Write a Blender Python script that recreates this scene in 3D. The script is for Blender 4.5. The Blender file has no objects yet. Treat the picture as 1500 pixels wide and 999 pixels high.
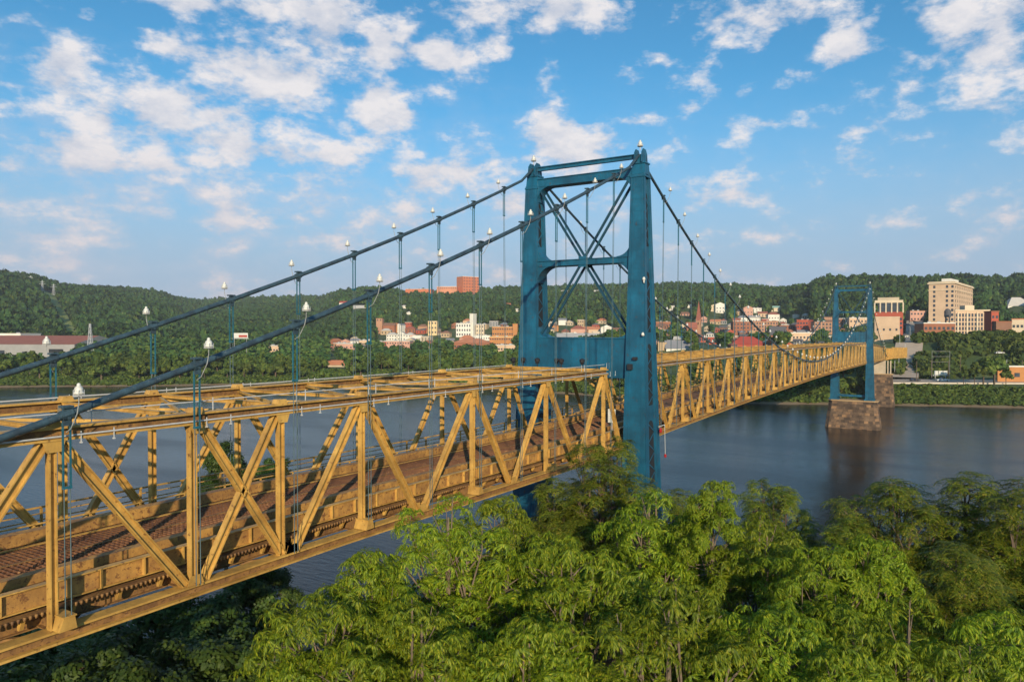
import bpy, math, random
import numpy as np
from math import radians, sin, cos, tan, atan2, pi, hypot, exp
from mathutils import Vector, Matrix

random.seed(7)
rng = np.random.default_rng(7)
scene = bpy.context.scene
C = scene.collection

# ------------------------------------------------------------------ camera
# World: X runs along the bridge away from the camera, Y to the left of it, Z up from the water.
WZ = 33.6                       # height of the camera above the river
CX, CY = -59.0, -23.25          # where the camera hangs
YAW, PITCH, FPX = 0.5435, -0.0153, 1058.0
cam_data = bpy.data.cameras.new('camera')
cam_data.sensor_width = 36.0
cam_data.lens = FPX / 1500 * 36
cam_data.clip_start = 0.2
cam_data.clip_end = 20000
cam = bpy.data.objects.new('camera', cam_data)
C.objects.link(cam)
cam.location = (CX, CY, WZ)
cam.rotation_euler = (pi / 2 + PITCH, 0, YAW - pi / 2)
scene.camera = cam

# ------------------------------------------------------------------ light
SUN_AZ, SUN_EL = radians(37), radians(17)       # direction the light travels to, from +X toward +Y
sun_data = bpy.data.lights.new('sun', 'SUN')
sun_data.energy = 5.0
sun_data.angle = radians(0.5)
sun_data.color = (1.0, 0.83, 0.59)
sun = bpy.data.objects.new('sun', sun_data)
C.objects.link(sun)
ld = Vector((cos(SUN_AZ) * cos(SUN_EL), sin(SUN_AZ) * cos(SUN_EL), -sin(SUN_EL)))
sun.rotation_euler = ld.to_track_quat('-Z', 'Y').to_euler()

scene.view_settings.view_transform = 'Standard'
scene.view_settings.look = 'None'
scene.view_settings.exposure = 0.0
scene.view_settings.gamma = 1.0
scene.render.engine = 'CYCLES'
scene.cycles.max_bounces = 6
scene.cycles.diffuse_bounces = 2
scene.cycles.glossy_bounces = 3
scene.cycles.transmission_bounces = 3
scene.cycles.transparent_max_bounces = 6
scene.cycles.volume_bounces = 0
scene.cycles.use_adaptive_sampling = True

# ------------------------------------------------------------------ pixel helpers (photo pixels 1500x999 -> direction)
def ray(u, v):
    r = (u - 750) / FPX; w = (499.5 - v) / FPX
    c, s_ = cos(PITCH), sin(PITCH)
    fw = c - w * s_; up = s_ + w * c
    return fw * cos(YAW) + r * sin(YAW), fw * sin(YAW) - r * cos(YAW), up, fw
def at(u, v, D):                 # the point seen at (u, v) whose distance along the view axis is D
    a, b, c, fw = ray(u, v); k = D / fw
    return CX + k * a, CY + k * b, WZ + k * c
def theta_of(u):
    a, b, c, fw = ray(u, 483); return atan2(b, a)

# ------------------------------------------------------------------ node helpers
def newmat(name):
    m = bpy.data.materials.new(name); m.use_nodes = True
    nt = m.node_tree; nt.nodes.clear()
    return m, nt
def N(nt, kind, **kw):
    n = nt.nodes.new(kind)
    for k, v in kw.items():
        if k.startswith('i_'): n.inputs[k[2:]].default_value = v
        elif isinstance(k, str): setattr(n, k, v)
    return n
def L(nt, a, ao, b, bi): nt.links.new(a.outputs[ao], b.inputs[bi])
def ramp(nt, src, out, stops):
    r = nt.nodes.new('ShaderNodeValToRGB')
    e = r.color_ramp.elements
    while len(e) < len(stops): e.new(0.5)
    for k, (p, c) in enumerate(stops):
        e[k].position = p; e[k].color = (c[0], c[1], c[2], 1) if len(c) == 3 else c
    nt.links.new(src.outputs[out], r.inputs[0])
    return r
def mathn(nt, op, a, b=None, c=None, clamp=False):
    n = nt.nodes.new('ShaderNodeMath'); n.operation = op; n.use_clamp = clamp
    for i, x in enumerate((a, b, c)):
        if x is None: continue
        if isinstance(x, (int, float)): n.inputs[i].default_value = x
        else: nt.links.new(x, n.inputs[i])
    return n.outputs[0]
def mixc(nt, fac, a, b, mode='MIX'):
    n = nt.nodes.new('ShaderNodeMix'); n.data_type = 'RGBA'; n.blend_type = mode
    for idx, x in ((0, fac), (6, a), (7, b)):
        if isinstance(x, (int, float)): n.inputs[idx].default_value = x
        elif isinstance(x, tuple): n.inputs[idx].default_value = (x[0], x[1], x[2], 1)
        else: nt.links.new(x, n.inputs[idx])
    return n.outputs[2]
def finish(nt, shader):
    o = nt.nodes.new('ShaderNodeOutputMaterial'); nt.links.new(shader, o.inputs[0])

# ------------------------------------------------------------------ sky
world = bpy.data.worlds.new('World'); scene.world = world
world.use_nodes = True
wt = world.node_tree; wt.nodes.clear()
sky = wt.nodes.new('ShaderNodeTexSky'); sky.sky_type = 'NISHITA'; sky.sun_disc = False
sky.sun_elevation = radians(24); sky.altitude = 200; sky.air_density = 1.0; sky.dust_density = 0.7; sky.ozone_density = 2.0
# the sun stands opposite to where its light goes; Sky Texture measures rotation clockwise from +Y
to_sun = Vector((-cos(SUN_AZ), -sin(SUN_AZ), 0))
sky.sun_rotation = atan2(to_sun.x, to_sun.y)
tc = wt.nodes.new('ShaderNodeTexCoord')
nrm = N(wt, 'ShaderNodeVectorMath', operation='NORMALIZE'); L(wt, tc, 'Generated', nrm, 0)
sep = wt.nodes.new('ShaderNodeSeparateXYZ'); L(wt, nrm, 0, sep, 0)
az = mathn(wt, 'ARCTAN2', sep.outputs[1], sep.outputs[0])
el = mathn(wt, 'ARCSINE', sep.outputs[2])
ang = wt.nodes.new('ShaderNodeCombineXYZ'); wt.links.new(az, ang.inputs[0]); wt.links.new(el, ang.inputs[1])
# low-frequency warp so that cloud banks have ragged outlines
zc_ = mathn(wt, 'ADD', mathn(wt, 'MAXIMUM', sep.outputs[2], 0.0), 0.22)
pl = wt.nodes.new('ShaderNodeCombineXYZ')
wt.links.new(mathn(wt, 'DIVIDE', sep.outputs[0], zc_), pl.inputs[0]); wt.links.new(mathn(wt, 'DIVIDE', sep.outputs[1], zc_), pl.inputs[1])
n1 = N(wt, 'ShaderNodeTexNoise', i_Scale=14.0, i_Detail=9.0, i_Roughness=0.60); L(wt, nrm, 0, n1, 'Vector')
sc3 = N(wt, 'ShaderNodeVectorMath', operation='MULTIPLY'); sc3.inputs[1].default_value = (1, 1, 1.9); L(wt, nrm, 0, sc3, 0)
L(wt, sc3, 0, n1, 'Vector')
n2 = N(wt, 'ShaderNodeTexNoise', i_Scale=2.2, i_Detail=6.0, i_Roughness=0.6); L(wt, pl, 0, n2, 'Vector')
n3 = N(wt, 'ShaderNodeTexNoise', i_Scale=26.0, i_Detail=5.0, i_Roughness=0.6); L(wt, sc3, 0, n3, 'Vector')
BL = [(390,112,118,62,1.15),(85,105,62,46,.95),(150,170,60,40,.7),(225,160,85,60,.9),(330,190,105,70,.95),(130,225,95,34,.85),(225,238,55,24,.75),
      (245,70,55,28,.8),(290,4,120,18,.9),(485,42,62,46,1.),(560,72,50,40,.85),(650,80,38,28,.9),(560,165,58,58,1.0),(500,225,60,36,.75),
      (420,230,70,50,.7),(10,150,36,34,.75),(15,240,34,44,.6),(640,252,75,36,.8),(790,10,95,36,1.05),(730,70,38,18,.7),(835,212,85,42,.95),(1125,20,95,34,.9),
      (1232,68,32,30,.9),(1395,30,60,45,.9),(1450,70,85,70,1.0),(1430,150,80,40,.36),(1110,182,62,14,.48),(940,180,34,12,.65),(970,82,24,18,.6),(1080,132,32,14,.34),
      (1090,285,170,26,.36),(985,272,70,20,.40),(120,310,200,46,.5),(340,322,190,42,.52),(610,312,110,40,.6),(520,352,170,24,.42),(180,372,150,20,.34),
      (60,345,60,24,.4),(720,230,40,18,.5),(1300,250,140,16,.18),(740,300,60,26,.5),(1430,210,70,12,.2)]
acc = None
for (u, v, ru, rv, st) in BL:
    a, b, c, fw = ray(u, v); n_ = math.sqrt(a * a + b * b + c * c)
    th, e_ = atan2(b, a), math.asin(c / n_)
    wa = ru / FPX * (cos(math.atan((u - 750) / FPX)) ** 2); we = rv / FPX * cos(math.atan((u - 750) / FPX))
    ma = wt.nodes.new('ShaderNodeVectorMath'); ma.operation = 'MULTIPLY_ADD'
    wt.links.new(ang.outputs[0], ma.inputs[0]); ma.inputs[1].default_value = (1 / wa, 1 / we, 0); ma.inputs[2].default_value = (-th / wa, -e_ / we, 0)
    ln = N(wt, 'ShaderNodeVectorMath', operation='LENGTH'); L(wt, ma, 0, ln, 0)
    g = mathn(wt, 'MULTIPLY_ADD', ln.outputs['Value'], -0.60 * st, 1.0 * st, clamp=True)
    acc = g if acc is None else mathn(wt, 'SMOOTH_MAX', acc, g, 0.18)
# elsewhere in the sky (outside these banks) the clouds go on at the same average cover
gen = mathn(wt, 'MULTIPLY', mathn(wt, 'SUBTRACT', n2.outputs['Fac'], 0.52), 2.2)
front = mathn(wt, 'GREATER_THAN', mathn(wt, 'ABSOLUTE', mathn(wt, 'SUBTRACT', az, YAW)), 0.66)
gen = mathn(wt, 'MULTIPLY', gen, mathn(wt, 'MAXIMUM', front, mathn(wt, 'GREATER_THAN', el, 0.46)))
cov = mathn(wt, 'MAXIMUM', acc, gen)
fine = mathn(wt, 'ADD', mathn(wt, 'MULTIPLY', mathn(wt, 'SUBTRACT', n1.outputs['Fac'], 0.5), 2.7), mathn(wt, 'MULTIPLY', mathn(wt, 'SUBTRACT', n3.outputs['Fac'], 0.5), 0.9))
den0 = mathn(wt, 'ADD', mathn(wt, 'MULTIPLY', cov, 1.0), fine)
dens = N(wt, 'ShaderNodeMapRange', interpolation_type='SMOOTHSTEP'); wt.links.new(den0, dens.inputs[0])
dens.inputs[1].default_value = 0.20; dens.inputs[2].default_value = 0.82; dens.inputs[3].default_value = 0; dens.inputs[4].default_value = 0.97
dens2 = mathn(wt, 'MULTIPLY', dens.outputs[0], mathn(wt, 'GREATER_THAN', cov, 0.02))
# a second lookup, shifted toward the ground, tells sunlit billows from their greyer undersides
sh_ = N(wt, 'ShaderNodeVectorMath', operation='ADD'); L(wt, sc3, 0, sh_, 0); sh_.inputs[1].default_value = (0.006, 0.01, 0.045)
n1b = N(wt, 'ShaderNodeTexNoise', i_Scale=14.0, i_Detail=7.0, i_Roughness=0.60); L(wt, sh_, 0, n1b, 'Vector')
lit = mathn(wt, 'MULTIPLY_ADD', mathn(wt, 'SUBTRACT', n1.outputs['Fac'], n1b.outputs['Fac']), 3.0, 0.55, clamp=True)
CLO = 1.0
cl_col = mixc(wt, lit, (5.4, 5.9, 7.0), (8.6, 8.3, 8.4))
lowf = N(wt, 'ShaderNodeMapRange'); wt.links.new(el, lowf.inputs[0]); lowf.inputs[1].default_value = 0.04; lowf.inputs[2].default_value = 0.25
cl_col = mixc(wt, lowf.outputs[0], mixc(wt, lit, (4.9, 5.4, 6.6), (7.2, 6.5, 6.7)), cl_col)
sky_t = mixc(wt, 1.0, sky.outputs[0], (0.52, 1.22, 1.42), 'MULTIPLY')
hz = N(wt, 'ShaderNodeMapRange'); wt.links.new(el, hz.inputs[0]); hz.inputs[1].default_value = 0.0; hz.inputs[2].default_value = 0.36; hz.inputs[3].default_value = 0.95; hz.inputs[4].default_value = 0.0
hz.interpolation_type = 'SMOOTHERSTEP'
sky_t = mixc(wt, hz.outputs[0], sky_t, (3.95, 4.8, 6.35))
# thin high veil low over the left half of the view
veil_az = N(wt, 'ShaderNodeMapRange', interpolation_type='SMOOTHSTEP'); wt.links.new(az, veil_az.inputs[0]); veil_az.inputs[1].default_value = 0.25; veil_az.inputs[2].default_value = 0.85
veil_el = mathn(wt, 'SUBTRACT', 1.0, mathn(wt, 'MULTIPLY', mathn(wt, 'ABSOLUTE', mathn(wt, 'SUBTRACT', el, 0.16)), 5.0), clamp=True)
veil = mathn(wt, 'MULTIPLY', mathn(wt, 'MULTIPLY', mathn(wt, 'ADD', mathn(wt, 'MULTIPLY', veil_az.outputs[0], 0.8), 0.2), veil_el), mathn(wt, 'MULTIPLY_ADD', mathn(wt, 'SUBTRACT', n1.outputs['Fac'], 0.38), 3.2, 0.0, clamp=True))
sky_t = mixc(wt, mathn(wt, 'MULTIPLY', veil, 0.62), sky_t, (6.3, 6.2, 7.0))
fin = mixc(wt, dens2, sky_t, cl_col)
bg = wt.nodes.new('ShaderNodeBackground'); bg.inputs[1].default_value = 0.10
wt.links.new(fin, bg.inputs[0])
wo = wt.nodes.new('ShaderNodeOutputWorld'); L(wt, bg, 0, wo, 0)
world.cycles.sampling_method = 'MANUAL'; world.cycles.sample_map_resolution = 512

# ------------------------------------------------------------------ materials
def paint(name, col, dark, rust, rust_amt=0.62, rough=0.55, scale=1.2, bump=0.02):
    m, nt = newmat(name)
    tcn = nt.nodes.new('ShaderNodeTexCoord')
    na = N(nt, 'ShaderNodeTexNoise', i_Scale=scale, i_Detail=8.0, i_Roughness=0.65); L(nt, tcn, 'Object', na, 'Vector')
    nb = N(nt, 'ShaderNodeTexNoise', i_Scale=scale * 5, i_Detail=6.0, i_Roughness=0.7); L(nt, tcn, 'Object', nb, 'Vector')
    mp = N(nt, 'ShaderNodeMapping'); mp.inputs['Scale'].default_value = (2.2, 2.2, 0.25); L(nt, tcn, 'Object', mp, 'Vector')
    ns = N(nt, 'ShaderNodeTexNoise', i_Scale=scale * 2.2, i_Detail=5.0, i_Roughness=0.6); L(nt, mp, 0, ns, 'Vector')
    c1 = mixc(nt, ramp(nt, na, 'Fac', [(0.35, (0, 0, 0)), (0.65, (1, 1, 1))]).outputs[0], dark, col)
    c2 = mixc(nt, mathn(nt, 'MULTIPLY', ramp(nt, ns, 'Fac', [(0.45, (0, 0, 0)), (0.68, (1, 1, 1))]).outputs[0], 0.55), c1, dark)
    rm = ramp(nt, nb, 'Fac', [(rust_amt, (0, 0, 0)), (rust_amt + 0.07, (1, 1, 1))])
    c3 = mixc(nt, mathn(nt, 'MULTIPLY', rm.outputs[0], 0.85), c2, rust)
    p = N(nt, 'ShaderNodeBsdfPrincipled', i_Roughness=rough)
    nt.links.new(c3, p.inputs['Base Color'])
    bp = N(nt, 'ShaderNodeBump', i_Strength=0.35, i_Distance=bump); L(nt, nb, 'Fac', bp, 'Height'); L(nt, bp, 0, p, 'Normal')
    finish(nt, p.outputs[0]); return m
def plain(name, col, var=0.25, scale=2.0, rough=0.8, bump=0.0, metallic=0.0, island=False, stops=None):
    m, nt = newmat(name)
    tcn = nt.nodes.new('ShaderNodeTexCoord')
    na = N(nt, 'ShaderNodeTexNoise', i_Scale=scale, i_Detail=6.0, i_Roughness=0.65); L(nt, tcn, 'Object', na, 'Vector')
    lo = tuple(x * (1 - var) for x in col); hi = tuple(min(1, x * (1 + var)) for x in col)
    c = mixc(nt, ramp(nt, na, 'Fac', [(0.3, (0, 0, 0)), (0.7, (1, 1, 1))]).outputs[0], lo, hi)
    if island:
        g = nt.nodes.new('ShaderNodeNewGeometry')
        r = ramp(nt, g, 'Random Per Island', stops)
        c = mixc(nt, 0.75, c, r.outputs[0], 'MIX')
    p = N(nt, 'ShaderNodeBsdfPrincipled', i_Roughness=rough, i_Metallic=metallic)
    nt.links.new(c, p.inputs['Base Color'])
    if bump:
        bp = N(nt, 'ShaderNodeBump', i_Strength=0.6, i_Distance=bump); L(nt, na, 'Fac', bp, 'Height'); L(nt, bp, 0, p, 'Normal')
    finish(nt, p.outputs[0]); return m

M = {}
M['yellow'] = paint('yellow_paint', (0.66, 0.39, 0.095), (0.36, 0.20, 0.05), (0.13, 0.055, 0.025), 0.585, 0.5, 0.9)
M['teal'] = paint('teal_paint', (0.010, 0.125, 0.222), (0.008, 0.060, 0.110), (0.07, 0.05, 0.045), 0.60, 0.38, 0.5)
M['grimy'] = paint('grimy_yellow', (0.56, 0.30, 0.07), (0.24, 0.12, 0.04), (0.13, 0.05, 0.022), 0.54, 0.65, 1.1)
M['tealdark'] = paint('dark_teal_paint', (0.010, 0.075, 0.125), (0.012, 0.045, 0.075), (0.06, 0.05, 0.05), 0.60, 0.5, 1.2)
M['cable'] = paint('cable_paint', (0.05, 0.10, 0.135), (0.025, 0.04, 0.055), (0.16, 0.17, 0.17), 0.60, 0.5, 2.5)
M['wire'] = plain('hanger_wire', (0.07, 0.12, 0.14), 0.3, 3, 0.5)
M['tealbright'] = paint('socket_paint', (0.02, 0.15, 0.21), (0.015, 0.08, 0.12), (0.20, 0.21, 0.21), 0.6, 0.45, 3)
M['grate'] = paint('rusty_grating', (0.26, 0.115, 0.045), (0.12, 0.05, 0.025), (0.42, 0.22, 0.08), 0.58, 0.8, 0.8)
M['rust'] = paint('rusty_yellow', (0.36, 0.19, 0.055), (0.15, 0.075, 0.03), (0.09, 0.04, 0.02), 0.55, 0.75, 1.4)
M['white'] = plain('white_enamel', (0.60, 0.59, 0.54), 0.25, 8, 0.35)
M['galv'] = plain('galvanised_pipe', (0.50, 0.50, 0.50), 0.15, 5, 0.45)
M['black'] = plain('black_metal', (0.02, 0.02, 0.024), 0.3, 5, 0.5)
M['dark'] = plain('dark_and_opening_shade', (0.012, 0.014, 0.018), 0.3, 5, 0.8)  # near-black; also stands for the shade inside the tower leg openings
M['glass'] = plain('window_glass', (0.05, 0.06, 0.075), 0.4, 0.3, 0.15)
M['redlamp'] = plain('red_lens', (0.35, 0.02, 0.02), 0.1, 5, 0.25)
M['concrete'] = plain('concrete', (0.50, 0.41, 0.30), 0.22, 0.3, 0.85, 0.01)
M['asphalt'] = plain('asphalt', (0.11, 0.10, 0.095), 0.2, 0.2, 0.9)
M['bark'] = plain('bark', (0.12, 0.085, 0.06), 0.35, 3, 0.9, 0.02)
M['barkpale'] = plain('pale_bark', (0.17, 0.125, 0.09), 0.35, 3, 0.9, 0.02)

def leafmat(name, stops, trans=0.35, rough=0.55, tcol=(0.30, 0.36, 0.02), nscale=0.55, namp=0.9, world_co=False):
    m, nt = newmat(name)
    g = nt.nodes.new('ShaderNodeNewGeometry')
    r = ramp(nt, g, 'Random Per Island', stops)
    tcn = nt.nodes.new('ShaderNodeTexCoord')
    na = N(nt, 'ShaderNodeTexNoise', i_Scale=nscale, i_Detail=6.0)
    if world_co: nt.links.new(g.outputs['Position'], na.inputs['Vector'])
    else: L(nt, tcn, 'Object', na, 'Vector')
    oi = nt.nodes.new('ShaderNodeObjectInfo')
    v = mathn(nt, 'ADD', mathn(nt, 'MULTIPLY', na.outputs['Fac'], namp), mathn(nt, 'MULTIPLY', oi.outputs['Random'], 0.35))
    hs = N(nt, 'ShaderNodeHueSaturation'); L(nt, r, 0, hs, 'Color')
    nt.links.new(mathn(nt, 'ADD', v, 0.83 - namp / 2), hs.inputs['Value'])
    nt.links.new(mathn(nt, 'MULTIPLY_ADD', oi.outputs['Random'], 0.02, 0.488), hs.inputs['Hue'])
    p = N(nt, 'ShaderNodeBsdfPrincipled', i_Roughness=rough); L(nt, hs, 0, p, 'Base Color')
    p.inputs['Specular IOR Level'].default_value = 0.3
    t = N(nt, 'ShaderNodeBsdfTranslucent'); nt.links.new(mixc(nt, 0.5, hs.outputs[0], tcol), t.inputs[0])
    mx = N(nt, 'ShaderNodeMixShader', i_Fac=trans); nt.links.new(p.outputs[0], mx.inputs[1]); nt.links.new(t.outputs[0], mx.inputs[2])
    finish(nt, mx.outputs[0]); return m
M['leaf_bright'] = leafmat('bright_leaf', [(0, (0.060, 0.118, 0.006)), (0.5, (0.160, 0.238, 0.009)), (0.9, (0.28, 0.34, 0.013)), (1, (0.46, 0.42, 0.03))], 0.30)
M['leaf_dark'] = leafmat('fine_leaf', [(0, (0.048, 0.095, 0.008)), (0.6, (0.130, 0.185, 0.012)), (1, (0.30, 0.27, 0.03))], 0.25)
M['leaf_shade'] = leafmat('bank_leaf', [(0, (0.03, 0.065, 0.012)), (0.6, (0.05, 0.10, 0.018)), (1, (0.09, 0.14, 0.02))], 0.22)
M['leaf_far'] = leafmat('far_leaf', [(0, (0.032, 0.062, 0.012)), (0.5, (0.060, 0.100, 0.016)), (1, (0.120, 0.150, 0.022))], 0.12, 0.8, (0.1, 0.16, 0.02))
M['forest'] = leafmat('forest_canopy', [(0, (0.014, 0.040, 0.014)), (0.5, (0.040, 0.084, 0.017)), (1, (0.095, 0.130, 0.024))], 0.0, 0.9, nscale=0.012, namp=1.3, world_co=True)

def stone_mat(name, ca, cb, scale, mortar, bw=0.6, rh=0.25):
    m, nt = newmat(name)
    tcn = nt.nodes.new('ShaderNodeTexCoord')
    na = N(nt, 'ShaderNodeTexNoise', i_Scale=0.35, i_Detail=7.0, i_Roughness=0.7); L(nt, tcn, 'Object', na, 'Vector')
    nb = N(nt, 'ShaderNodeTexNoise', i_Scale=2.5, i_Detail=5.0); L(nt, tcn, 'Object', nb, 'Vector')
    g = nt.nodes.new('ShaderNodeNewGeometry')
    r = ramp(nt, g, 'Random Per Island', [(0, (0.45, 0.45, 0.47)), (0.7, (1.1, 1.05, 1.0)), (1, (2.0, 1.7, 1.3))])
    c = mixc(nt, ramp(nt, na, 'Fac', [(0.35, (0, 0, 0)), (0.62, (1, 1, 1))]).outputs[0], ca, cb)
    c = mixc(nt, 1.0, c, r.outputs[0], 'MULTIPLY')
    p = N(nt, 'ShaderNodeBsdfPrincipled', i_Roughness=0.9); nt.links.new(c, p.inputs['Base Color'])
    bp = N(nt, 'ShaderNodeBump', i_Strength=0.8, i_Distance=0.06); L(nt, nb, 'Fac', bp, 'Height'); L(nt, bp, 0, p, 'Normal')
    finish(nt, p.outputs[0]); return m
M['stone'] = stone_mat('pier_stone', (0.070, 0.048, 0.036), (0.185, 0.125, 0.082), 1, 0)
M['stone2'] = stone_mat('pier_stone_pale', (0.34, 0.23, 0.13), (0.42, 0.30, 0.16), 1, 0)

# ------------------------------------------------------------------ object helpers
def put(o, label=None, cat=None, group=None, kind=None):
    if label: o['label'] = label
    if cat: o['category'] = cat
    if group: o['group'] = group
    if kind: o['kind'] = kind
    return o
def empty(name, loc=(0, 0, 0), rz=0.0):
    o = bpy.data.objects.new(name, None); C.objects.link(o)
    o.location = loc; o.rotation_euler = (0, 0, rz); o.empty_display_size = 0.5
    return o
def link(name, me, parent=None, loc=(0, 0, 0), rz=0.0):
    o = bpy.data.objects.new(name, me); C.objects.link(o)
    o.location = loc; o.rotation_euler = (0, 0, rz)
    if parent is not None: o.parent = parent
    return o
def np_mesh(name, V, F, mats, smooth=False, midx=None):
    """V (n,3), F (m,k) uniform polygons"""
    me = bpy.data.meshes.new(name)
    V = np.asarray(V, dtype=np.float32); F = np.asarray(F, dtype=np.int32)
    k = F.shape[1]
    me.vertices.add(len(V)); me.vertices.foreach_set('co', V.ravel())
    me.loops.add(F.size); me.loops.foreach_set('vertex_index', F.ravel())
    me.polygons.add(len(F))
    me.polygons.foreach_set('loop_start', np.arange(0, F.size, k, dtype=np.int32))
    me.polygons.foreach_set('loop_total', np.full(len(F), k, dtype=np.int32))
    if midx is not None: me.polygons.foreach_set('material_index', np.asarray(midx, dtype=np.int32))
    if smooth: me.polygons.foreach_set('use_smooth', np.ones(len(F), dtype=bool))
    for m in (mats if isinstance(mats, (list, tuple)) else [mats]): me.materials.append(m)
    me.update(calc_edges=True)
    return me
BOXF = [(0, 3, 2, 1), (4, 5, 6, 7), (0, 1, 5, 4), (1, 2, 6, 5), (2, 3, 7, 6), (3, 0, 4, 7)]
class MB:
    def __init__(s): s.v = []; s.f = []; s.mi = []
    def add(s, vs, fs, mi=0):
        b = len(s.v); s.v += [tuple(x) for x in vs]; s.f += [tuple(i + b for i in f) for f in fs]; s.mi += [mi] * len(fs)
        return s
    def box(s, x0, x1, y0, y1, z0, z1, mi=0):
        return s.add([(x0, y0, z0), (x1, y0, z0), (x1, y1, z0), (x0, y1, z0), (x0, y0, z1), (x1, y0, z1), (x1, y1, z1), (x0, y1, z1)], BOXF, mi)
    def hexa(s, bot, top, mi=0):      # 4 bottom pts, 4 top pts, both counter-clockwise
        return s.add(list(bot) + list(top), BOXF, mi)
    def bar(s, p, q, w, h, side=(0, 1, 0), mi=0, off=(0, 0)):
        p = Vector(p); q = Vector(q); d = (q - p)
        if d.length < 1e-6: return s
        d.normalize(); a = Vector(side); a = (a - d * a.dot(d)).normalized(); b = d.cross(a)
        p = p + a * off[0] + b * off[1]; q = q + a * off[0] + b * off[1]
        a = a * (w / 2); b = b * (h / 2)
        return s.add([p - a - b, p + a - b, p + a + b, p - a + b, q - a - b, q + a - b, q + a + b, q - a + b], BOXF, mi)
    def hbar(s, p, q, w, h, side=(0, 1, 0), t=0.05, mi=0, web=None):
        """rolled H section: two flanges at +-h/2 in the plane of the truss, web between, w = width across the truss"""
        s.bar(p, q, w, t, side, mi, (0, h / 2 - t / 2)); s.bar(p, q, w, t, side, mi, (0, -h / 2 + t / 2))
        return s.bar(p, q, t, h - 2 * t, side, mi if web is None else web)
    def tube(s, pts, r, n=8, mi=0, cap=True):
        pts = [Vector(p) for p in pts]; rings = []
        rr = r if isinstance(r, (list, tuple)) else [r] * len(pts)
        up = Vector((0, 0, 1))
        for i, p in enumerate(pts):
            d = (pts[min(i + 1, len(pts) - 1)] - pts[max(i - 1, 0)]).normalized()
            a = d.cross(up)
            if a.length < 0.05: a = d.cross(Vector((1, 0, 0)))
            a.normalize(); b = a.cross(d)
            rings.append([p + (a * cos(2 * pi * k / n) + b * sin(2 * pi * k / n)) * rr[i] for k in range(n)])
        vs = [x for rg in rings for x in rg]; fs = []
        for i in range(len(pts) - 1):
            for k in range(n):
                fs.append((i * n + k, i * n + (k + 1) % n, (i + 1) * n + (k + 1) % n, (i + 1) * n + k))
        if cap: fs.append(tuple(range(n - 1, -1, -1))); fs.append(tuple(range((len(pts) - 1) * n, len(pts) * n)))
        return s.add(vs, fs, mi)
    def lathe(s, c, prof, n=10, mi=0):     # profile [(r, z)...]
        c = Vector(c); vs = []; fs = []
        for r, z in prof:
            for k in range(n): vs.append((c.x + r * cos(2 * pi * k / n), c.y + r * sin(2 * pi * k / n), c.z + z))
        for i in range(len(prof) - 1):
            for k in range(n): fs.append((i * n + k, i * n + (k + 1) % n, (i + 1) * n + (k + 1) % n, (i + 1) * n + k))
        fs.append(tuple(range(n - 1, -1, -1))); fs.append(tuple(range((len(prof) - 1) * n, len(prof) * n)))
        return s.add(vs, fs, mi)
    def prism(s, poly, axis, a0, a1, mi=0):   # polygon of 2D points extruded along an axis
        n = len(poly); vs = []
        for a in (a0, a1):
            for (x, y) in poly:
                vs.append({'x': (a, x, y), 'y': (x, a, y), 'z': (x, y, a)}[axis])
        fs = [tuple(range(n)), tuple(range(2 * n - 1, n - 1, -1))] + [(i, (i + 1) % n, n + (i + 1) % n, n + i)[::-1] for i in range(n)]
        return s.add(vs, fs, mi)
    def mesh(s, name, mats):
        me = bpy.data.meshes.new(name); me.from_pydata(s.v, [], s.f)
        for m in (mats if isinstance(mats, (list, tuple)) else [mats]): me.materials.append(m)
        if any(s.mi): me.polygons.foreach_set('material_index', s.mi)
        me.update(); return me
    def build(s, name, mats, parent=None, org=None, smooth=False):
        if org is not None: s.v = [(x - org[0], y - org[1], z - org[2]) for x, y, z in s.v]
        me = s.mesh(name, mats)
        if smooth: me.polygons.foreach_set('use_smooth', [True] * len(me.polygons))
        return link(name, me, parent)

# ================================================================== TERRAIN
SH = np.array([(-180, 4000), (-80, 2600), (-60, 900), (-40, 520), (-20, 420), (-4.2, 380), (3.7, 362), (10.4, 350), (17.7, 342), (28, 385), (39.2, 447), (49.6, 468), (58.6, 484), (66.6, 520), (80, 650), (92, 1100), (110, 3000), (180, 4000)])
def r_shore(th): return np.interp(np.degrees(th), SH[:, 0], SH[:, 1])
RV = np.array([(-150, 396), (0, 396), (21, 400), (53, 403), (72, 409), (93, 417), (160, 420), (200, 424), (232, 428), (253, 432), (272, 437), (293, 439), (336, 437), (400, 434), (476, 434), (493, 427), (528, 421), (594, 426), (637, 427), (723, 423), (760, 420), (850, 420), (959, 417), (1034, 417), (1062, 417), (1118, 420), (1142, 422), (1187, 419), (1193, 412), (1211, 408), (1226, 408), (1267, 407), (1317, 408), (1343, 410), (1397, 404), (1450, 407), (1473, 411), (1483, 404), (1500, 403), (1700, 400)], float)
RD = np.array([(-150, 1350), (0, 1350), (160, 1600), (240, 1900), (270, 2500), (470, 2500), (500, 1550), (1150, 1500), (1195, 1150), (1700, 1150)], float)
def ridge(th):
    d = np.clip(YAW - th, -1.2, 1.2)
    u = 750 + FPX * np.tan(d)
    v = np.interp(u, RV[:, 0], RV[:, 1]); D = np.interp(u, RD[:, 0], RD[:, 1])
    r = D / np.cos(np.clip(d, -0.75, 0.75))
    return r, WZ + (483.3 - v) / FPX * D - 12.5
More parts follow.
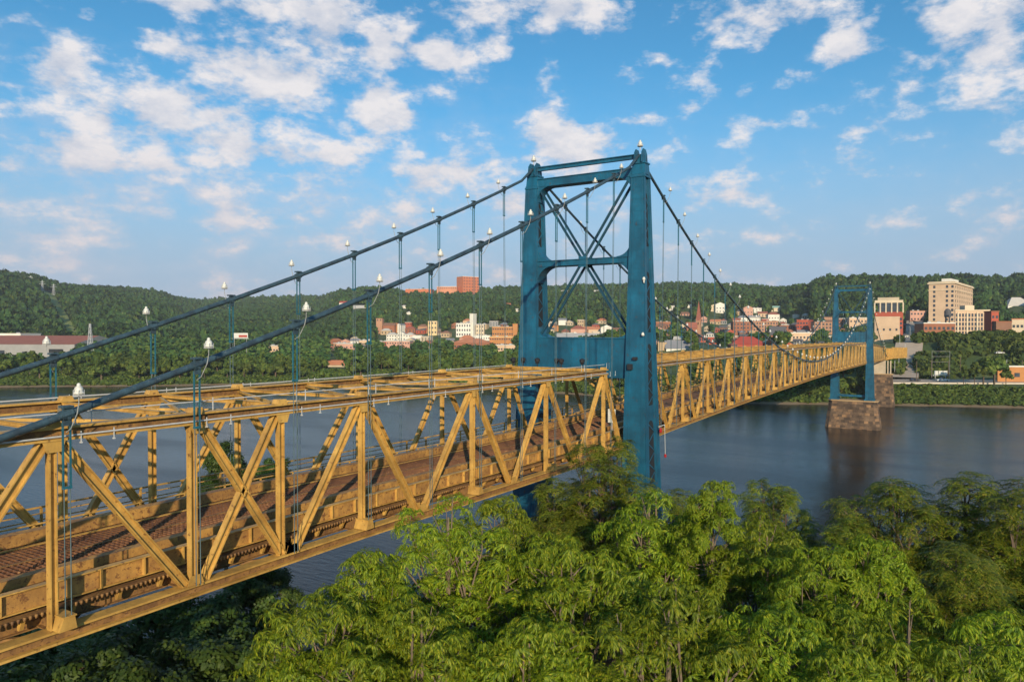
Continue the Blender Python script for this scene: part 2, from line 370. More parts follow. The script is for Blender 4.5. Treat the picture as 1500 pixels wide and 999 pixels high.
def vnoise(x, y, s, seed=0):
    """smooth value noise"""
    x = np.asarray(x) / s; y = np.asarray(y) / s
    xi = np.floor(x).astype(np.int64); yi = np.floor(y).astype(np.int64); fx = x - xi; fy = y - yi
    def h(a, b):
        n = (a * 374761393 + b * 668265263 + seed * 974711) & 0xffffffff
        n = ((n ^ (n >> 13)) * 1274126177) & 0xffffffff
        return ((n ^ (n >> 16)) & 0xffff) / 65535.0
    fx = fx * fx * (3 - 2 * fx); fy = fy * fy * (3 - 2 * fy)
    return (h(xi, yi) * (1 - fx) + h(xi + 1, yi) * fx) * (1 - fy) + (h(xi, yi + 1) * (1 - fx) + h(xi + 1, yi + 1) * fx) * fy
def sst(a, b, x):
    t = np.clip((x - a) / (b - a), 0, 1); return t * t * (3 - 2 * t)
def ground(x, y):
    x = np.asarray(x, float); y = np.asarray(y, float)
    th = np.arctan2(y - CY, x - CX); r = np.hypot(x - CX, y - CY)
    e = r - r_shore(th); td = np.degrees(th)
    # river bed
    z = np.full_like(x, -3.0)
    # near bank
    nb = -10 - x + 6 * (vnoise(x, y, 14, 3) - 0.5) + np.where(y > 14, -(y - 14) * 0.10, 0)
    nz = np.where(nb > -8, np.clip(nb * 0.40, -3, 0) + 13 * sst(0, 44, nb) + 1.0 * sst(0, 3, nb), -3.0)
    # far bank
    left = sst(20, 34, td)
    hp = 27 * (1 - left) + 13 * left - 5 * np.exp(-((td - 14) / 9.0) ** 2)
    fzR = 1.2 * sst(-1, 2, e) + 6.8 * sst(2, 26, e) + (hp - 8) * sst(64, 130, e)
    fzL = 1.2 * sst(-1, 2, e) + 4.5 * sst(2, 18, e) + (hp - 5.7) * sst(110, 260, e)
    fz = fzR * (1 - left) + fzL * left
    rr, hr = ridge(th)
    h0 = r_shore(th) + 330 - 40 * left
    t = np.clip((r - h0) / (rr - h0), 0, 1)
    prof = np.where(t < 1, t * t * (3 - 2 * t) * 0.45 + t * 0.55, 1.0)
    bump = (vnoise(x, y, 160, 5) - 0.5) * 18 * np.clip(t * (1 - t) * 4, 0, 1)
    fz = fz + (hr - hp) * prof + bump
    fz = fz - np.clip(r - rr, 0, 4000) * 0.05
    fz = np.where(e > -14, np.where(e < 0, -3 + (e + 14) / 14 * 3, fz), -3)
    near = x < 2
    return np.where(near & (nb > -8) & (r < 3000), np.maximum(nz, -3), np.where(e > -14, fz, z))
def g1(x, y): return float(ground(np.array([x]), np.array([y]))[0])
def march(u, v, D0=335):
    D = D0
    while D < 3000:
        x, y, z = at(u, v, D)
        if z <= g1(x, y): return D
        D += 4
    return 1200

na_, nr_ = 420, 190
ths = np.concatenate([np.linspace(-pi, -0.55, 50, endpoint=False), np.linspace(-0.55, 1.45, na_), np.linspace(1.45, pi, 50)[1:]])
rs = np.concatenate([[0.5], np.linspace(4, 120, 60), np.linspace(125, 320, 20), np.linspace(325, 640, 60), np.geomspace(650, 3200, 42), [4500, 7000, 12000, 18000]])
TH, RR = np.meshgrid(ths, rs)
X = CX + RR * np.cos(TH); Y = CY + RR * np.sin(TH); Z = ground(X, Y)
Z = np.where(RR > 4000, np.minimum(Z, 5), Z)
V = np.stack([X.ravel(), Y.ravel(), Z.ravel()], 1)
nt_, nr2 = len(ths), len(rs)
I = np.arange(nr2 * nt_).reshape(nr2, nt_)
F = np.stack([I[:-1, :-1].ravel(), I[1:, :-1].ravel(), I[1:, 1:].ravel(), I[:-1, 1:].ravel()], 1)
m, nt = newmat('ground_cover')
tcn = nt.nodes.new('ShaderNodeTexCoord')
na = N(nt, 'ShaderNodeTexNoise', i_Scale=0.05, i_Detail=9.0, i_Roughness=0.7); L(nt, tcn, 'Object', na, 'Vector')
nb_ = N(nt, 'ShaderNodeTexNoise', i_Scale=0.6, i_Detail=6.0, i_Roughness=0.7); L(nt, tcn, 'Object', nb_, 'Vector')
cg = ramp(nt, na, 'Fac', [(0.3, (0.022, 0.045, 0.012)), (0.5, (0.05, 0.085, 0.018)), (0.72, (0.12, 0.13, 0.045))])
sx = nt.nodes.new('ShaderNodeSeparateXYZ'); L(nt, tcn, 'Object', sx, 0)
lowz = N(nt, 'ShaderNodeMapRange'); L(nt, sx, 2, lowz, 0); lowz.inputs[1].default_value = 0.5; lowz.inputs[2].default_value = 1.1; lowz.inputs[3].default_value = 1.0; lowz.inputs[4].default_value = 0.0
cc = mixc(nt, lowz.outputs[0], cg.outputs[0], (0.20, 0.145, 0.09))
p = N(nt, 'ShaderNodeBsdfPrincipled', i_Roughness=0.95); nt.links.new(cc, p.inputs['Base Color'])
bp = N(nt, 'ShaderNodeBump', i_Strength=0.7, i_Distance=0.4); L(nt, nb_, 'Fac', bp, 'Height'); L(nt, bp, 0, p, 'Normal')
finish(nt, p.outputs[0]); M['ground'] = m
put(link('ground', np_mesh('ground', V, F, M['ground'], True)), kind='structure')

# ------------------------------------------------------------------ water
m, nt = newmat('river_water')
tcn = nt.nodes.new('ShaderNodeTexCoord')
mp = N(nt, 'ShaderNodeMapping'); mp.inputs['Scale'].default_value = (0.8, 0.22, 1); L(nt, tcn, 'Object', mp, 'Vector')
w1 = N(nt, 'ShaderNodeTexNoise', i_Scale=1.6, i_Detail=5.0, i_Roughness=0.55); L(nt, mp, 0, w1, 'Vector')
w2 = N(nt, 'ShaderNodeTexNoise', i_Scale=0.05, i_Detail=3.0); L(nt, tcn, 'Object', w2, 'Vector')
bp = N(nt, 'ShaderNodeBump', i_Strength=0.7, i_Distance=0.14); L(nt, w1, 'Fac', bp, 'Height')
cw = ramp(nt, w2, 'Fac', [(0.35, (0.006, 0.010, 0.011)), (0.65, (0.011, 0.016, 0.016))])
p = N(nt, 'ShaderNodeBsdfPrincipled', i_Roughness=0.15, i_IOR=1.24); L(nt, cw, 0, p, 'Base Color')
mp2 = N(nt, 'ShaderNodeMapping'); mp2.inputs['Scale'].default_value = (0.05, 0.012, 1); L(nt, tcn, 'Object', mp2, 'Vector')
w3 = N(nt, 'ShaderNodeTexNoise', i_Scale=1.0, i_Detail=4.0, i_Distortion=0.6); L(nt, mp2, 0, w3, 'Vector')
rr0 = N(nt, 'ShaderNodeMapRange'); L(nt, w3, 'Fac', rr0, 0); rr0.inputs[1].default_value = 0.38; rr0.inputs[2].default_value = 0.62; rr0.inputs[3].default_value = 0.07; rr0.inputs[4].default_value = 0.24; L(nt, rr0, 0, p, 'Roughness'); L(nt, bp, 0, p, 'Normal')
finish(nt, p.outputs[0]); M['water'] = m
wv = MB(); R_ = 9000
wv.add([(CX - R_, CY - R_, 0), (CX + R_, CY - R_, 0), (CX + R_, CY + R_, 0), (CX - R_, CY + R_, 0)], [(0, 1, 2, 3)])
put(wv.build('river', M['water']), kind='structure')
# ==================================================================
# ================================================================== BRIDGE
TN, TF = 0.48, 9.37          # planes of the two trusses
CN, CF = 0.0, 9.85           # planes of the two cables
S0, S1 = 0.5, 213.9          # tower centre lines
ZB = [(-80, -9.55), (-49, -9.72), (-34, -9.80), (-20, -10.1), (-3, -10.35), (2, -10.2), (10, -10.03), (38, -9.92), (70, -9.98), (100, -10.1), (130, -10.35), (170, -10.9), (210, -11.5), (300, -13.4)]
ZT = [(-80, -2.92), (-49, -2.98), (-34, -3.08), (-5, -3.18), (6, -3.05), (15, -3.12), (42, -3.1), (70, -3.12), (100, -3.3), (130, -3.6), (170, -4.05), (210, -4.3), (300, -7.6)]
def zb(s): return WZ + float(np.interp(s, [a for a, b in ZB], [b for a, b in ZB]))      # underside of bottom chord
def zt(s): return WZ + float(np.interp(s, [a for a, b in ZT], [b for a, b in ZT]))      # top of top chord
def zdk(s): return zb(s) + 1.40                                                        # deck surface
def zfb(s): return zb(s) + 0.45

bridge = put(empty('suspension_bridge', (0, 0, 0)), 'long suspension bridge with yellow steel trusses hung from two teal towers across the river', 'bridge')

# ---------- towers
def tower(S):
    H = lambda z: WZ + z
    zt0, zb0 = 13.4, -23.5
    def ledge(f, a, b):      # interpolate leg edges between z=13 and z=-7, extended down
        return a + (b - a) * (13 - f) / 20.0
    def leg_edges(z, side):
        inn = ledge(z, 0.27, 0.52); out = ledge(z, -0.92, -1.42)
        d = ledge(z, 0.66, 1.5) if z > -7 else 1.5 + (-7 - z) / 16.5 * 0.5
        if side: inn, out = 9.85 - inn, 9.85 - out
        return inn, out, d
    levels = [13.4, 6.1, -0.7, -7.0, -14, -23.5]
    t = empty('tower'); t.parent = bridge
    for side in (0, 1):
        body = MB()
        for a, b in zip(levels[1:], levels[:-1]):
            i0, o0, d0 = leg_edges(a, side); i1, o1, d1 = leg_edges(b, side)
            # front and back cover plates, each a quarter of the depth, full width; recessed waist between them
            for (f0, f1, ins) in ((-1.0, -0.55, 0.0), (0.55, 1.0, 0.0), (-0.55, 0.55, 0.16)):
                s_ = 1 if not side else -1
                a0, a1 = (i0 - ins * s_, o0 + ins * s_), (i1 - ins * s_, o1 + ins * s_)
                body.hexa([(S + f0 * d0, a0[0], H(a)), (S + f1 * d0, a0[0], H(a)), (S + f1 * d0, a0[1], H(a)), (S + f0 * d0, a0[1], H(a))],
                          [(S + f0 * d1, a1[0], H(b)), (S + f1 * d1, a1[0], H(b)), (S + f1 * d1, a1[1], H(b)), (S + f0 * d1, a1[1], H(b))])
        body.build('tower_leg', M['teal'], t)
    for side in (0, 1):
        sg = 1 if not side else -1
        # flange edges and seam straps down the front face
        b = MB()
        for a, c in zip(levels[1:], levels[:-1]):
            i0, o0, d0 = leg_edges(a, side); i1, o1, d1 = leg_edges(c, side)
            for fr in (0.20, 0.80):
                y0 = i0 + (o0 - i0) * fr; y1 = i1 + (o1 - i1) * fr
                for q in (-1, 1):
                    b.bar((S + q * (d0 + .012), y0, H(a)), (S + q * (d1 + .012), y1, H(c)), 0.10, 0.03, (0, 1, 0))
            for q in (-1, 1):
                for e0, e1, in ((i0, i1), (o0, o1)):
                    b.bar((S + q * d0, e0, H(a)), (S + q * d1, e1, H(c)), 0.06, 0.12, (0, 1, 0))
        b.build('cover_angle', M['teal'], t)
        for z in [12.3, 11.2, 9.0, 7.9, 6.8, 5.2, 4.2, 2.0, .9, -1.8, -2.9, -4.9, -6.0, -8.3, -9.6, -10.9, -13.3, -14.6, -16, -18.9, -20.3, -21.7]:
            i, o_, d = leg_edges(z, side)
            for q in (-1, 1):
                b = MB(); b.box(S + q * (d + .008) - .012, S + q * (d + .008) + .012, min(i, o_), max(i, o_), H(z), H(z) + .07); b.build('seam_strip', M['teal'], t)
        # splice plates
        for z in (10.2, 3.1, -3.4, -7.0, -12.0, -17.5):
            i, o, d = leg_edges(z, side); b = MB()
            b.box(S - d - .02, S - d, min(i, o) - .01, max(i, o) + .01, H(z), H(z) + .5)
            b.build('splice_plate', M['teal'], t); b = MB()
            b.box(S + d, S + d + .02, min(i, o) - .01, max(i, o) + .01, H(z), H(z) + .5)
            b.build('splice_plate', M['teal'], t)
        # lacing in the side openings, over dark plates painted as the shade inside
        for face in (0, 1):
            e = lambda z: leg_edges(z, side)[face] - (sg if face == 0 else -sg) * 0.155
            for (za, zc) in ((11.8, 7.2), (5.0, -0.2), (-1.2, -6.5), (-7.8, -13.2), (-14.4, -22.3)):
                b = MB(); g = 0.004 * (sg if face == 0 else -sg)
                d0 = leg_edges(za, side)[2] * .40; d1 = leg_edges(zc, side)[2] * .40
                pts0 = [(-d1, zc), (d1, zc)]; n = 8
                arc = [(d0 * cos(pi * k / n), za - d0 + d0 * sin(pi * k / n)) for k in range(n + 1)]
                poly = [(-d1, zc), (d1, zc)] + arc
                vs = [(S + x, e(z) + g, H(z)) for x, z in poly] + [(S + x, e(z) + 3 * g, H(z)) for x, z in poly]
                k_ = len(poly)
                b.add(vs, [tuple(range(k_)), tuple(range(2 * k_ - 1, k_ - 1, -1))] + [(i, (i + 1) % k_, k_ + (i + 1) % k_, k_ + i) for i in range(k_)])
                b.build('opening_shade', M['dark'], t)
                b = MB(); zz = za - 0.2; q = 1
                while zz > zc + .7:
                    dd = leg_edges(zz, side)[2] * .5
                    b.bar((S - q * dd, e(zz) + 9 * g, H(zz)), (S + q * dd, e(zz - .85) + 9 * g, H(zz - .85)), 0.09, 0.03, (1, 0, 0)); q = -q; zz -= .85
                b.build('lacing', M['teal'], t)
        # cap and saddle
        i, o, d = leg_edges(13.4, side); y0, y1 = min(i, o), max(i, o); ym = (y0 + y1) / 2
        b = MB(); b.box(S - d - .09, S + d + .09, y0 - .09, y1 + .09, H(13.12), H(13.28))
        b.hexa([(S - d - .02, y0 - .0, H(13.4)), (S + d + .02, y0, H(13.4)), (S + d + .02, y1, H(13.4)), (S - d - .02, y1, H(13.4))],
               [(S - d * .75, y0 + .02, H(14.3)), (S + d * .75, y0 + .02, H(14.3)), (S + d * .75, y1 - .02, H(14.3)), (S - d * .75, y1 - .02, H(14.3))])
        b.box(S - d * .9, S + d * .9, y0 - .05, y1 + .05, H(14.3), H(14.42))
        b.build('tower_cap', M['teal'], t)
        yc = CN - .32 if not side else CF + .32
        b = MB()
        for yy in (ym - .36, ym + .30):
            b.prism([(S - .75, H(14.4)), (S + .75, H(14.4)), (S + .62, H(15.25)), (S + .3, H(15.6)), (S - .3, H(15.6)), (S - .62, H(15.25))], 'y', yy, yy + .07)
        for xx in (-.45, 0, .4):
            b.box(S + xx, S + xx + .06, ym - .36, ym + .34, H(14.4), H(15.1))
        b.build('saddle', M['teal'], t)
        # foot
        i, o, d = leg_edges(-23.2, side); y0, y1 = min(i, o), max(i, o)
        b = MB(); b.box(S - d - .35, S + d + .35, y0 - .35, y1 + .35, H(-23.9), H(-23.42))
        for q in (-1, 1):
            for yy in (y0, (y0 + y1) / 2, y1 - .06):
                b.prism([(S + q * d, H(-23.42)), (S + q * (d + .32), H(-23.42)), (S + q * d, H(-22.3))], 'y', yy, yy + .06)
        b.build('foot', M['teal'], t)
    def yin(z): return leg_edges(z, 0)[0]
    def beam(name, z0, z1, x0, x1, cover=.06, stiff=0):
        b = MB(); y0, y1 = yin((z0 + z1) / 2) - .05, 9.85 - yin((z0 + z1) / 2) + .05
        b.box(S + x0 + .10, S + x0 + .16, y0, y1, H(z0) + cover, H(z1) - cover)
        b.box(S + x1 - .16, S + x1 - .10, y0, y1, H(z0) + cover, H(z1) - cover)
        b.box(S + x0, S + x1, y0, y1, H(z1) - cover, H(z1)); b.box(S + x0, S + x1, y0, y1, H(z0), H(z0) + cover)
        for k in range(stiff):
            yy = y0 + (y1 - y0) * (k + 1) / (stiff + 1)
            b.box(S + x0 + .03, S + x0 + .10, yy, yy + .05, H(z0) + cover, H(z1) - cover)
            b.box(S + x1 - .10, S + x1 - .03, yy, yy + .05, H(z0) + cover, H(z1) - cover)
        return b.build(name, M['teal'], t)
    b = MB(); b.box(S - .16, S + .16, -.1, 9.95, H(15.16), H(15.24)); b.box(S - .16, S + .16, -.1, 9.95, H(14.84), H(14.9)); b.box(S - .03, S + .03, -.1, 9.95, H(14.9), H(15.16))
    b.build('top_strut', M['teal'], t)
    beam('cross_beam', 13.25, 14.0, -.62, .62, .06)
    beam('cross_beam', 5.85, 6.38, -.75, .75, .06)
    beam('portal_beam', -4.2, -0.68, -1.0, 1.0, .08, 4)
    beam('bottom_strut', -22.9, -22.2, -.7, .7, .06)
    # rounded gussets
    def gusset(z, side, up, r, half):
        b = MB(); n = 7
        i = yin(z) - .02; sg = 1 if not side else -1
        f = (lambda y: y) if not side else (lambda y: 9.85 - y)
        for q in (-1, 1):
            poly = [(i, z)] + [(i + r - r * cos(pi / 2 * k / n) if False else i + r * (1 - sin(pi / 2 * k / n)), z + up * r * (1 - cos(pi / 2 * k / n))) for k in range(n + 1)]
            xx = S + q * half
            vs = [(xx - .03, f(y), H(zz)) for y, zz in poly] + [(xx + .03, f(y), H(zz)) for y, zz in poly]; k_ = len(poly)
            b.add(vs, [tuple(range(k_)), tuple(range(2 * k_ - 1, k_ - 1, -1))] + [(j, (j + 1) % k_, k_ + (j + 1) % k_, k_ + j) for j in range(k_)])
        arc = poly[1:]
        for (ya, za), (yb, zb_) in zip(arc[:-1], arc[1:]):
            b.hexa([(S - half, f(ya), H(za)), (S + half, f(ya), H(za)), (S + half, f(yb), H(zb_)), (S - half, f(yb), H(zb_))],
                   [(S - half, f(ya) + .001, H(za) + .05), (S + half, f(ya) + .001, H(za) + .05), (S + half, f(yb) + .001, H(zb_) + .05), (S - half, f(yb) + .001, H(zb_) + .05)])
        b.build('gusset', M['teal'], t)
    for side in (0, 1):
        gusset(13.25, side, -1, 1.35, .55); gusset(6.38, side, 1, 1.3, .66); gusset(5.85, side, -1, 1.5, .66); gusset(-.68, side, 1, .9, .9)
        gusset(-22.2, side, 1, .8, .6)
    # X bracing, paired bars front and back
    for q in (-.55, .55):
        for (ya, za, yb, zb_) in ((.6, 12.9, 9.2, -.4), (9.25, 12.9, .65, -.4)):
            b = MB(); b.hbar((S + q, ya, H(za)), (S + q, yb, H(zb_)), .15, .20, (1, 0, 0), .025); b.build('cross_brace', M['tealdark'], t)
    MB().box(S - .68, S - .62, 4.55, 5.3, H(5.65), H(6.6)).build('brace_plate', M['teal'], t); MB().box(S + .62, S + .68, 4.55, 5.3, H(5.65), H(6.6)).build('brace_plate', M['teal'], t)
    return t
tw1 = tower(S0); tw2 = tower(S1)
tw1['label'] = 'large near teal tower'; tw2['label'] = 'small far teal tower on the stone pier'

# ---------- main cables, clamps and hangers
def side_curve(d): return 14.45 - .4352 * d + .00155 * d * d      # d = distance from the tower
ZM = -6.5
def cable_z(s):
    if s < 0: return WZ + side_curve(-s)
    if s > 213.4: return WZ + side_curve(s - 213.4)
    return WZ + ZM + (15.0 - ZM) * ((s - 106.7) / 106.7) ** 2
def cable_y(s, side):
    d = min(abs(s), abs(s - 213.4)); e = .32 * max(0, 1 - d / 22.0)
    return (CN - e) if not side else (CF + e)
near_h = [-75.1, -70.4, -65.7, -61.1, -56.4, -51.7, -47.08, -42.56, -37.97, -33.48, -28.78, -24.07, -19.39, -14.79, -10.0, -5.17]
main_h = [6.7 + 4.57 * k for k in range(45)]
far_h = [213.4 + 5.2 + 4.6 * k for k in range(15)]
lamp_spots = []
for side in (0, 1):
    ss = sorted(set([-77] + near_h + [-2, 0, .5, 1, 3] + main_h + [211, 213.2, 213.9, 214.6, 216] + far_h + [292, 303]))
    ss = [s for s in ss if s <= 303]
    cab = MB().tube([(s, cable_y(s, side), cable_z(s)) for s in ss], .122, 10).build('main_cable', M['cable'], bridge, smooth=True)
    for grp, hs in enumerate((near_h, main_h, far_h)):
        for k, s in enumerate(hs):
            y, z = cable_y(s, side), cable_z(s)
            if z < zb(s) + 1.2: continue
            det = s < 30
            dz = (cable_z(s + .3) - cable_z(s - .3)) / .6
            b = MB()
            b.tube([(s - .17, y, z - .17 * dz), (s + .17, y, z + .17 * dz)], .17, 8)
            b.bar((s, y - .02, z - .34), (s, y - .02, z + .27), .10, .26, (0, 1, 0))
            if det:
                b.bar((s - .16, y, z + .24), (s + .16, y, z + .24), .30, .07); b.bar((s, y - .2, z - .1), (s, y + .2, z - .1), .07, .07, (1, 0, 0))
            b.build('clamp', M['cable'], cab)
            # hanger: twin sockets, then twin wires down to the floor beam
            zf = zb(s) + .5
            sock = min(2.0, max(.3, z - zf - .5))
            b = MB()
            for q in (-.11, .11):
                b.bar((s + q, y, z - .25), (s + q, y, z - .25 - sock), .05, .05)
            if det: b.box(s - .14, s + .14, y - .04, y + .04, z - .3 - sock, z - .22 - sock)
            hg = b.build('hanger', M['tealbright'], cab)
            if z - .25 - sock - .1 > zf:
                b = MB(); yf = -.02 if not side else 9.87
                for q in (-.09, .09):
                    b.tube([(s + q, y, z - .25 - sock), (s + q, yf, zf)], .018 if s < 30 else .025, 5, cap=False)
                b.build('wire', M['wire'], hg)
            if (grp == 0 and s > -60) or grp == 1 or grp == 2:
                lamp_spots.append((grp, side, k, s, y, z))

# ---------- trusses
def node_sets():
    near = {}
    out = []
    # side span (near shore): (s, kind) following the photograph: T = panel point at the top chord, B = at the bottom chord
    seqn = [(-75.1, 'T'), (-70.4, 'B'), (-65.7, 'T'), (-61.1, 'B'), (-56.4, 'T'), (-51.7, 'B'), (-47.08, 'T'), (-42.5, 'X')]
    return seqn
def truss(y, side):
    inner = 1 if side == 0 else -1
    lab = 'yellow truss on the side nearer the camera' if side == 0 else 'yellow truss on the far side of the deck'
    def zt_(s): return zt(s) - .22
    def zb_(s): return zb(s) + .22
    spans = [(-78, -5.0, -78, -1.6), (5.4, 208.4, 4.0, 211.6), (219.0, 300.0, 216.0, 300.0)]
    for si, (t0, t1, b0, b1) in enumerate(spans):
        b = MB()
        def run(a, c, f, w, h):
            n = max(1, int((c - a) / 4.6)); pts = [a + (c - a) * i / n for i in range(n + 1)]
            for p, q in zip(pts[:-1], pts[1:]): b.hbar((p, y, f(p)), (q, y, f(q)), w, h, (0, 1, 0), .075, 0, 1)
        tr = empty('truss'); tr.parent = bridge; tr['label'] = lab
        run(t0, t1, zt_, .46, .44); b.build('top_chord', [M['yellow'], M['rust']], tr)
        b = MB(); run(b0, b1, zb_, .52, .44); b.build('bottom_chord', [M['yellow'], M['rust']], tr)
        def post(s, w=.28, top=None):
            if side == 0 or True:
                b = MB(); b.hbar((s, y, zb(s) + .44), (s, y, zt(s) - .44), .25, w * .8, (0, 1, 0), .04); b.build('post', M['yellow'], tr)
        def diag(a, za, c, zc, w=.36):
            b = MB(); d = .10
            b.hbar((a, y, za), (c, y, zc), .25, w * (.86 if si == 0 else .72), (0, 1, 0), .045); b.build('diagonal', M['yellow'], tr)
        def TB(a, c):   # from top panel point a to bottom panel point c
            sg = 1 if c > a else -1
            diag(a + sg * .18, zt(a) - .42, c - sg * .28, zb(c) + .42)
        def gus(s, top):
            b = MB()
            z = zt(s) - .44 if top else zb(s) + .44
            e = -1 if top else 1
            for q in (-.19, .19):
                b.prism([(s - .34, z), (s + .34, z), (s + .22, z + e * .34), (s - .22, z + e * .34)][::(1 if top else -1)], 'y', y + q - .012, y + q + .012)
            b.build('gusset', M['yellow'], tr)
            if top:
                b = MB(); zz = zt(s)
                b.hexa([(s - .26, y - .20, zz), (s + .26, y - .20, zz), (s + .26, y + .20, zz), (s - .26, y + .20, zz)], [(s - .18, y - .18, zz + .18), (s + .18, y - .18, zz + .18), (s + .18, y + .18, zz + .18), (s - .18, y + .18, zz + .18)])
                b.build('chord_bracket', M['yellow'], tr)
        if si == 0:
            pat = [(-75.1, 'T'), (-70.4, 'B'), (-65.7, 'T'), (-61.1, 'B'), (-56.4, 'T'), (-51.7, 'B'), (-47.3, 'T'), (-42.45, 'B')]
            for (a, ka), (c, kc) in zip(pat[:-1], pat[1:]):
                TB(a, c) if ka == 'T' else TB(c, a)
            for a, k in pat:
                gus(a, k == 'T')
                if k == 'T': post(a)
            post(-42.45, .34); TB(-42.3, -38.0); gus(-42.3, True)
            post(-38.36, .34); TB(-38.4, -42.3); gus(-37.9, False); gus(-38.36, True)
            pat = [(-37.9, 'B'), (-33.5, 'T'), (-29.1, 'B'), (-24.2, 'T'), (-19.8, 'B'), (-15.2, 'T'), (-10.4, 'B'), (-5.5, 'T'), (-1.7, 'B')]
            for (a, ka), (c, kc) in zip(pat[:-1], pat[1:]):
                TB(a, c) if ka == 'T' else TB(c, a)
            for a, k in pat:
                gus(a, k == 'T')
                if k == 'T': post(a)
        else:
            T = [5.6 + 9.22 * k for k in range(23)] if si == 1 else [219.4 + 9.2 * k for k in range(9)]
            for i, a in enumerate(T):
                if 0 <= i: post(a, .26); gus(a, True)
                c = a + 4.6
                if i + 1 < len(T):
                    TB(a, c); TB(T[i + 1], c); gus(c, False)
                else: TB(a, min(c, b1 - .3))
            if si == 1: TB(T[0], 4.6 - .8) if False else None
truss(TN, 0); truss(TF, 1)

# ---------- top laterals, sway struts, conduits
lat = MB()
tl = None
nodes_n = [-75.1, -70.4, -65.7, -61.1, -56.4, -51.7, -47.08, -42.56, -37.97, -33.48, -28.78, -24.07, -19.39, -14.79, -10.0, -5.3]
nodes_m = [5.8 + 4.61 * k for k in range(44)]
nodes_f = [219.4 + 4.6 * k for k in range(18)]
b0 = MB(); b0.box(-5.15, -4.95, TN, TF, zt(-5) - .42, zt(-5) + .02); b0.box(5.4, 5.6, TN, TF, zt(5) - .42, zt(5) + .02); b0.box(208.2, 208.4, TN, TF, zt(208) - .42, zt(208) + .02)
tl = b0.build('top_bracing', M['yellow'], bridge)
for ns in (nodes_n, nodes_m, nodes_f):
    for i, s in enumerate(ns):
        z = zt(s) - .12
        b = MB(); b.hbar((s, TN + .2, z), (s, TF - .2, z), .17, .17, (1, 0, 0), .025); b.build('lateral_strut', M['yellow'], tl)
        if i + 1 < len(ns):
            n_ = ns[i + 1]; z2 = zt(n_) - .2; z1 = zt(s) - .2
            b = MB(); b.bar((s + .1, TN + .2, z1), (n_ - .1, TF - .2, z2), .12, .11, (0, 0, 1)); b.build('lateral_brace', M['yellow'], tl)
            b = MB(); b.bar((s + .1, TF - .2, z1 - .14), (n_ - .1, TN + .2, z2 - .14), .12, .11, (0, 0, 1)); b.build('lateral_brace', M['yellow'], tl)
# end posts at the tower seen against the portal: sloping black-backed floodlights
for a in (0,):
    b = MB(); b.hbar((-5.2, TN + .3, zt(-5) - .9), (-5.2, TF - .3, zt(-5) - .9), .2, .25, (1, 0, 0), .03)
    for y0, y1 in ((TN + .2, TN + 1.6), (TF - .2, TF - 1.6)): b.bar((-5.2, y0, zt(-5) - 1.9), (-5.2, y1, zt(-5) - .9), .12, .12, (1, 0, 0))
    b.build('sway_frame', M['yellow'], tl)
for nm, y, z0, r in (('conduit', TN - .27, -.30, .032), ('conduit', TN + .05, .38, .024), ('conduit', TF + .26, .10, .032)):
    pts = [(s, y, zt(s) + z0) for s in [-77, -60, -51, -46.5]] if z0 == -.3 and False else [(s, y, zt(s) + z0) for s in (-77, -49, -34, -20, -5.2)]
    cd = MB().tube(pts, r, 6).build(nm, M['galv'], bridge)
    b = MB()
    for s in nodes_n:
        for q in (.55, 1.05) if z0 > 0 else (.55, 1.6):
            b = MB(); b.bar((s + q, y, zt(s) + z0 - .24 if z0 < .2 else zt(s)), (s + q, y, zt(s) + z0 + .10), .028, .028)
            if z0 < 0: b.box(s + q - .03, s + q + .03, y - .04, y + .05, zt(s) + z0 - .28, zt(s) + z0 - .24)
            b.build('conduit_clip', M['galv'], cd)
    if z0 == -.3: 
        MB().tube([(s, y, zt(s) + z0) for s in (5, 42, 70, 130, 208)], .03, 5).build('conduit', M['galv'], bridge)

# ---------- deck
def strip(name, y0, y1, z0, z1, mat, parent, s0=-78, s1=300, step=4.6, label=None, zf=zdk):
    b = MB(); s = s0
    while s < s1 - .01:
        e = min(s + step, s1)
        b.hexa([(s, y0, zf(s) + z0), (e, y0, zf(e) + z0), (e, y1, zf(e) + z0), (s, y1, zf(s) + z0)], [(s, y0, zf(s) + z1), (e, y0, zf(e) + z1), (e, y1, zf(e) + z1), (s, y1, zf(s) + z1)]); s = e
    o = b.build(name, mat, parent)
    if label: o['label'] = label
    return o
deck = strip('deck', 2.9, 7.45, -.16, -.13, M['grate'], bridge, -78, 300)
def bars(name, y0, y1, s0, s1, pitch, w, ztop, zbot, mat, lon):
    S_ = np.arange(s0, s1, pitch); n = len(S_)
    zz = np.array([zdk(s) for s in S_])
    base = np.array([(0, 0, 0), (1, 0, 0), (1, 1, 0), (0, 1, 0), (0, 0, 1), (1, 0, 1), (1, 1, 1), (0, 1, 1)], float)
    Vv = np.zeros((n, 8, 3)); Vv[:, :, 0] = S_[:, None] + base[None, :, 0] * w + base[None, :, 1] * .0
    Vv[:, :, 1] = y0 + base[None, :, 1] * (y1 - y0); Vv[:, :, 2] = zz[:, None] + zbot + base[None, :, 2] * (ztop - zbot)
    Ff = (np.array(BOXF)[None] + (np.arange(n) * 8)[:, None, None]).reshape(-1, 4)
    o = link(name, np_mesh(name, Vv.reshape(-1, 3), Ff, mat), deck); o['kind'] = 'stuff'
    b = MB()
    for y in lon:
        s = s0
        while s < s1 - .1:
            e = min(s + 6, s1); b.hexa([(s, y, zdk(s) + zbot + .005), (e, y, zdk(e) + zbot + .005), (e, y + .03, zdk(e) + zbot + .005), (s, y + .03, zdk(s) + zbot + .005)], [(s, y, zdk(s) + ztop + .012), (e, y, zdk(e) + ztop + .012), (e, y + .03, zdk(e) + ztop + .012), (s, y + .03, zdk(s) + ztop + .012)]); s = e
    o = b.build('bearing_bar', mat, deck); o['kind'] = 'stuff'
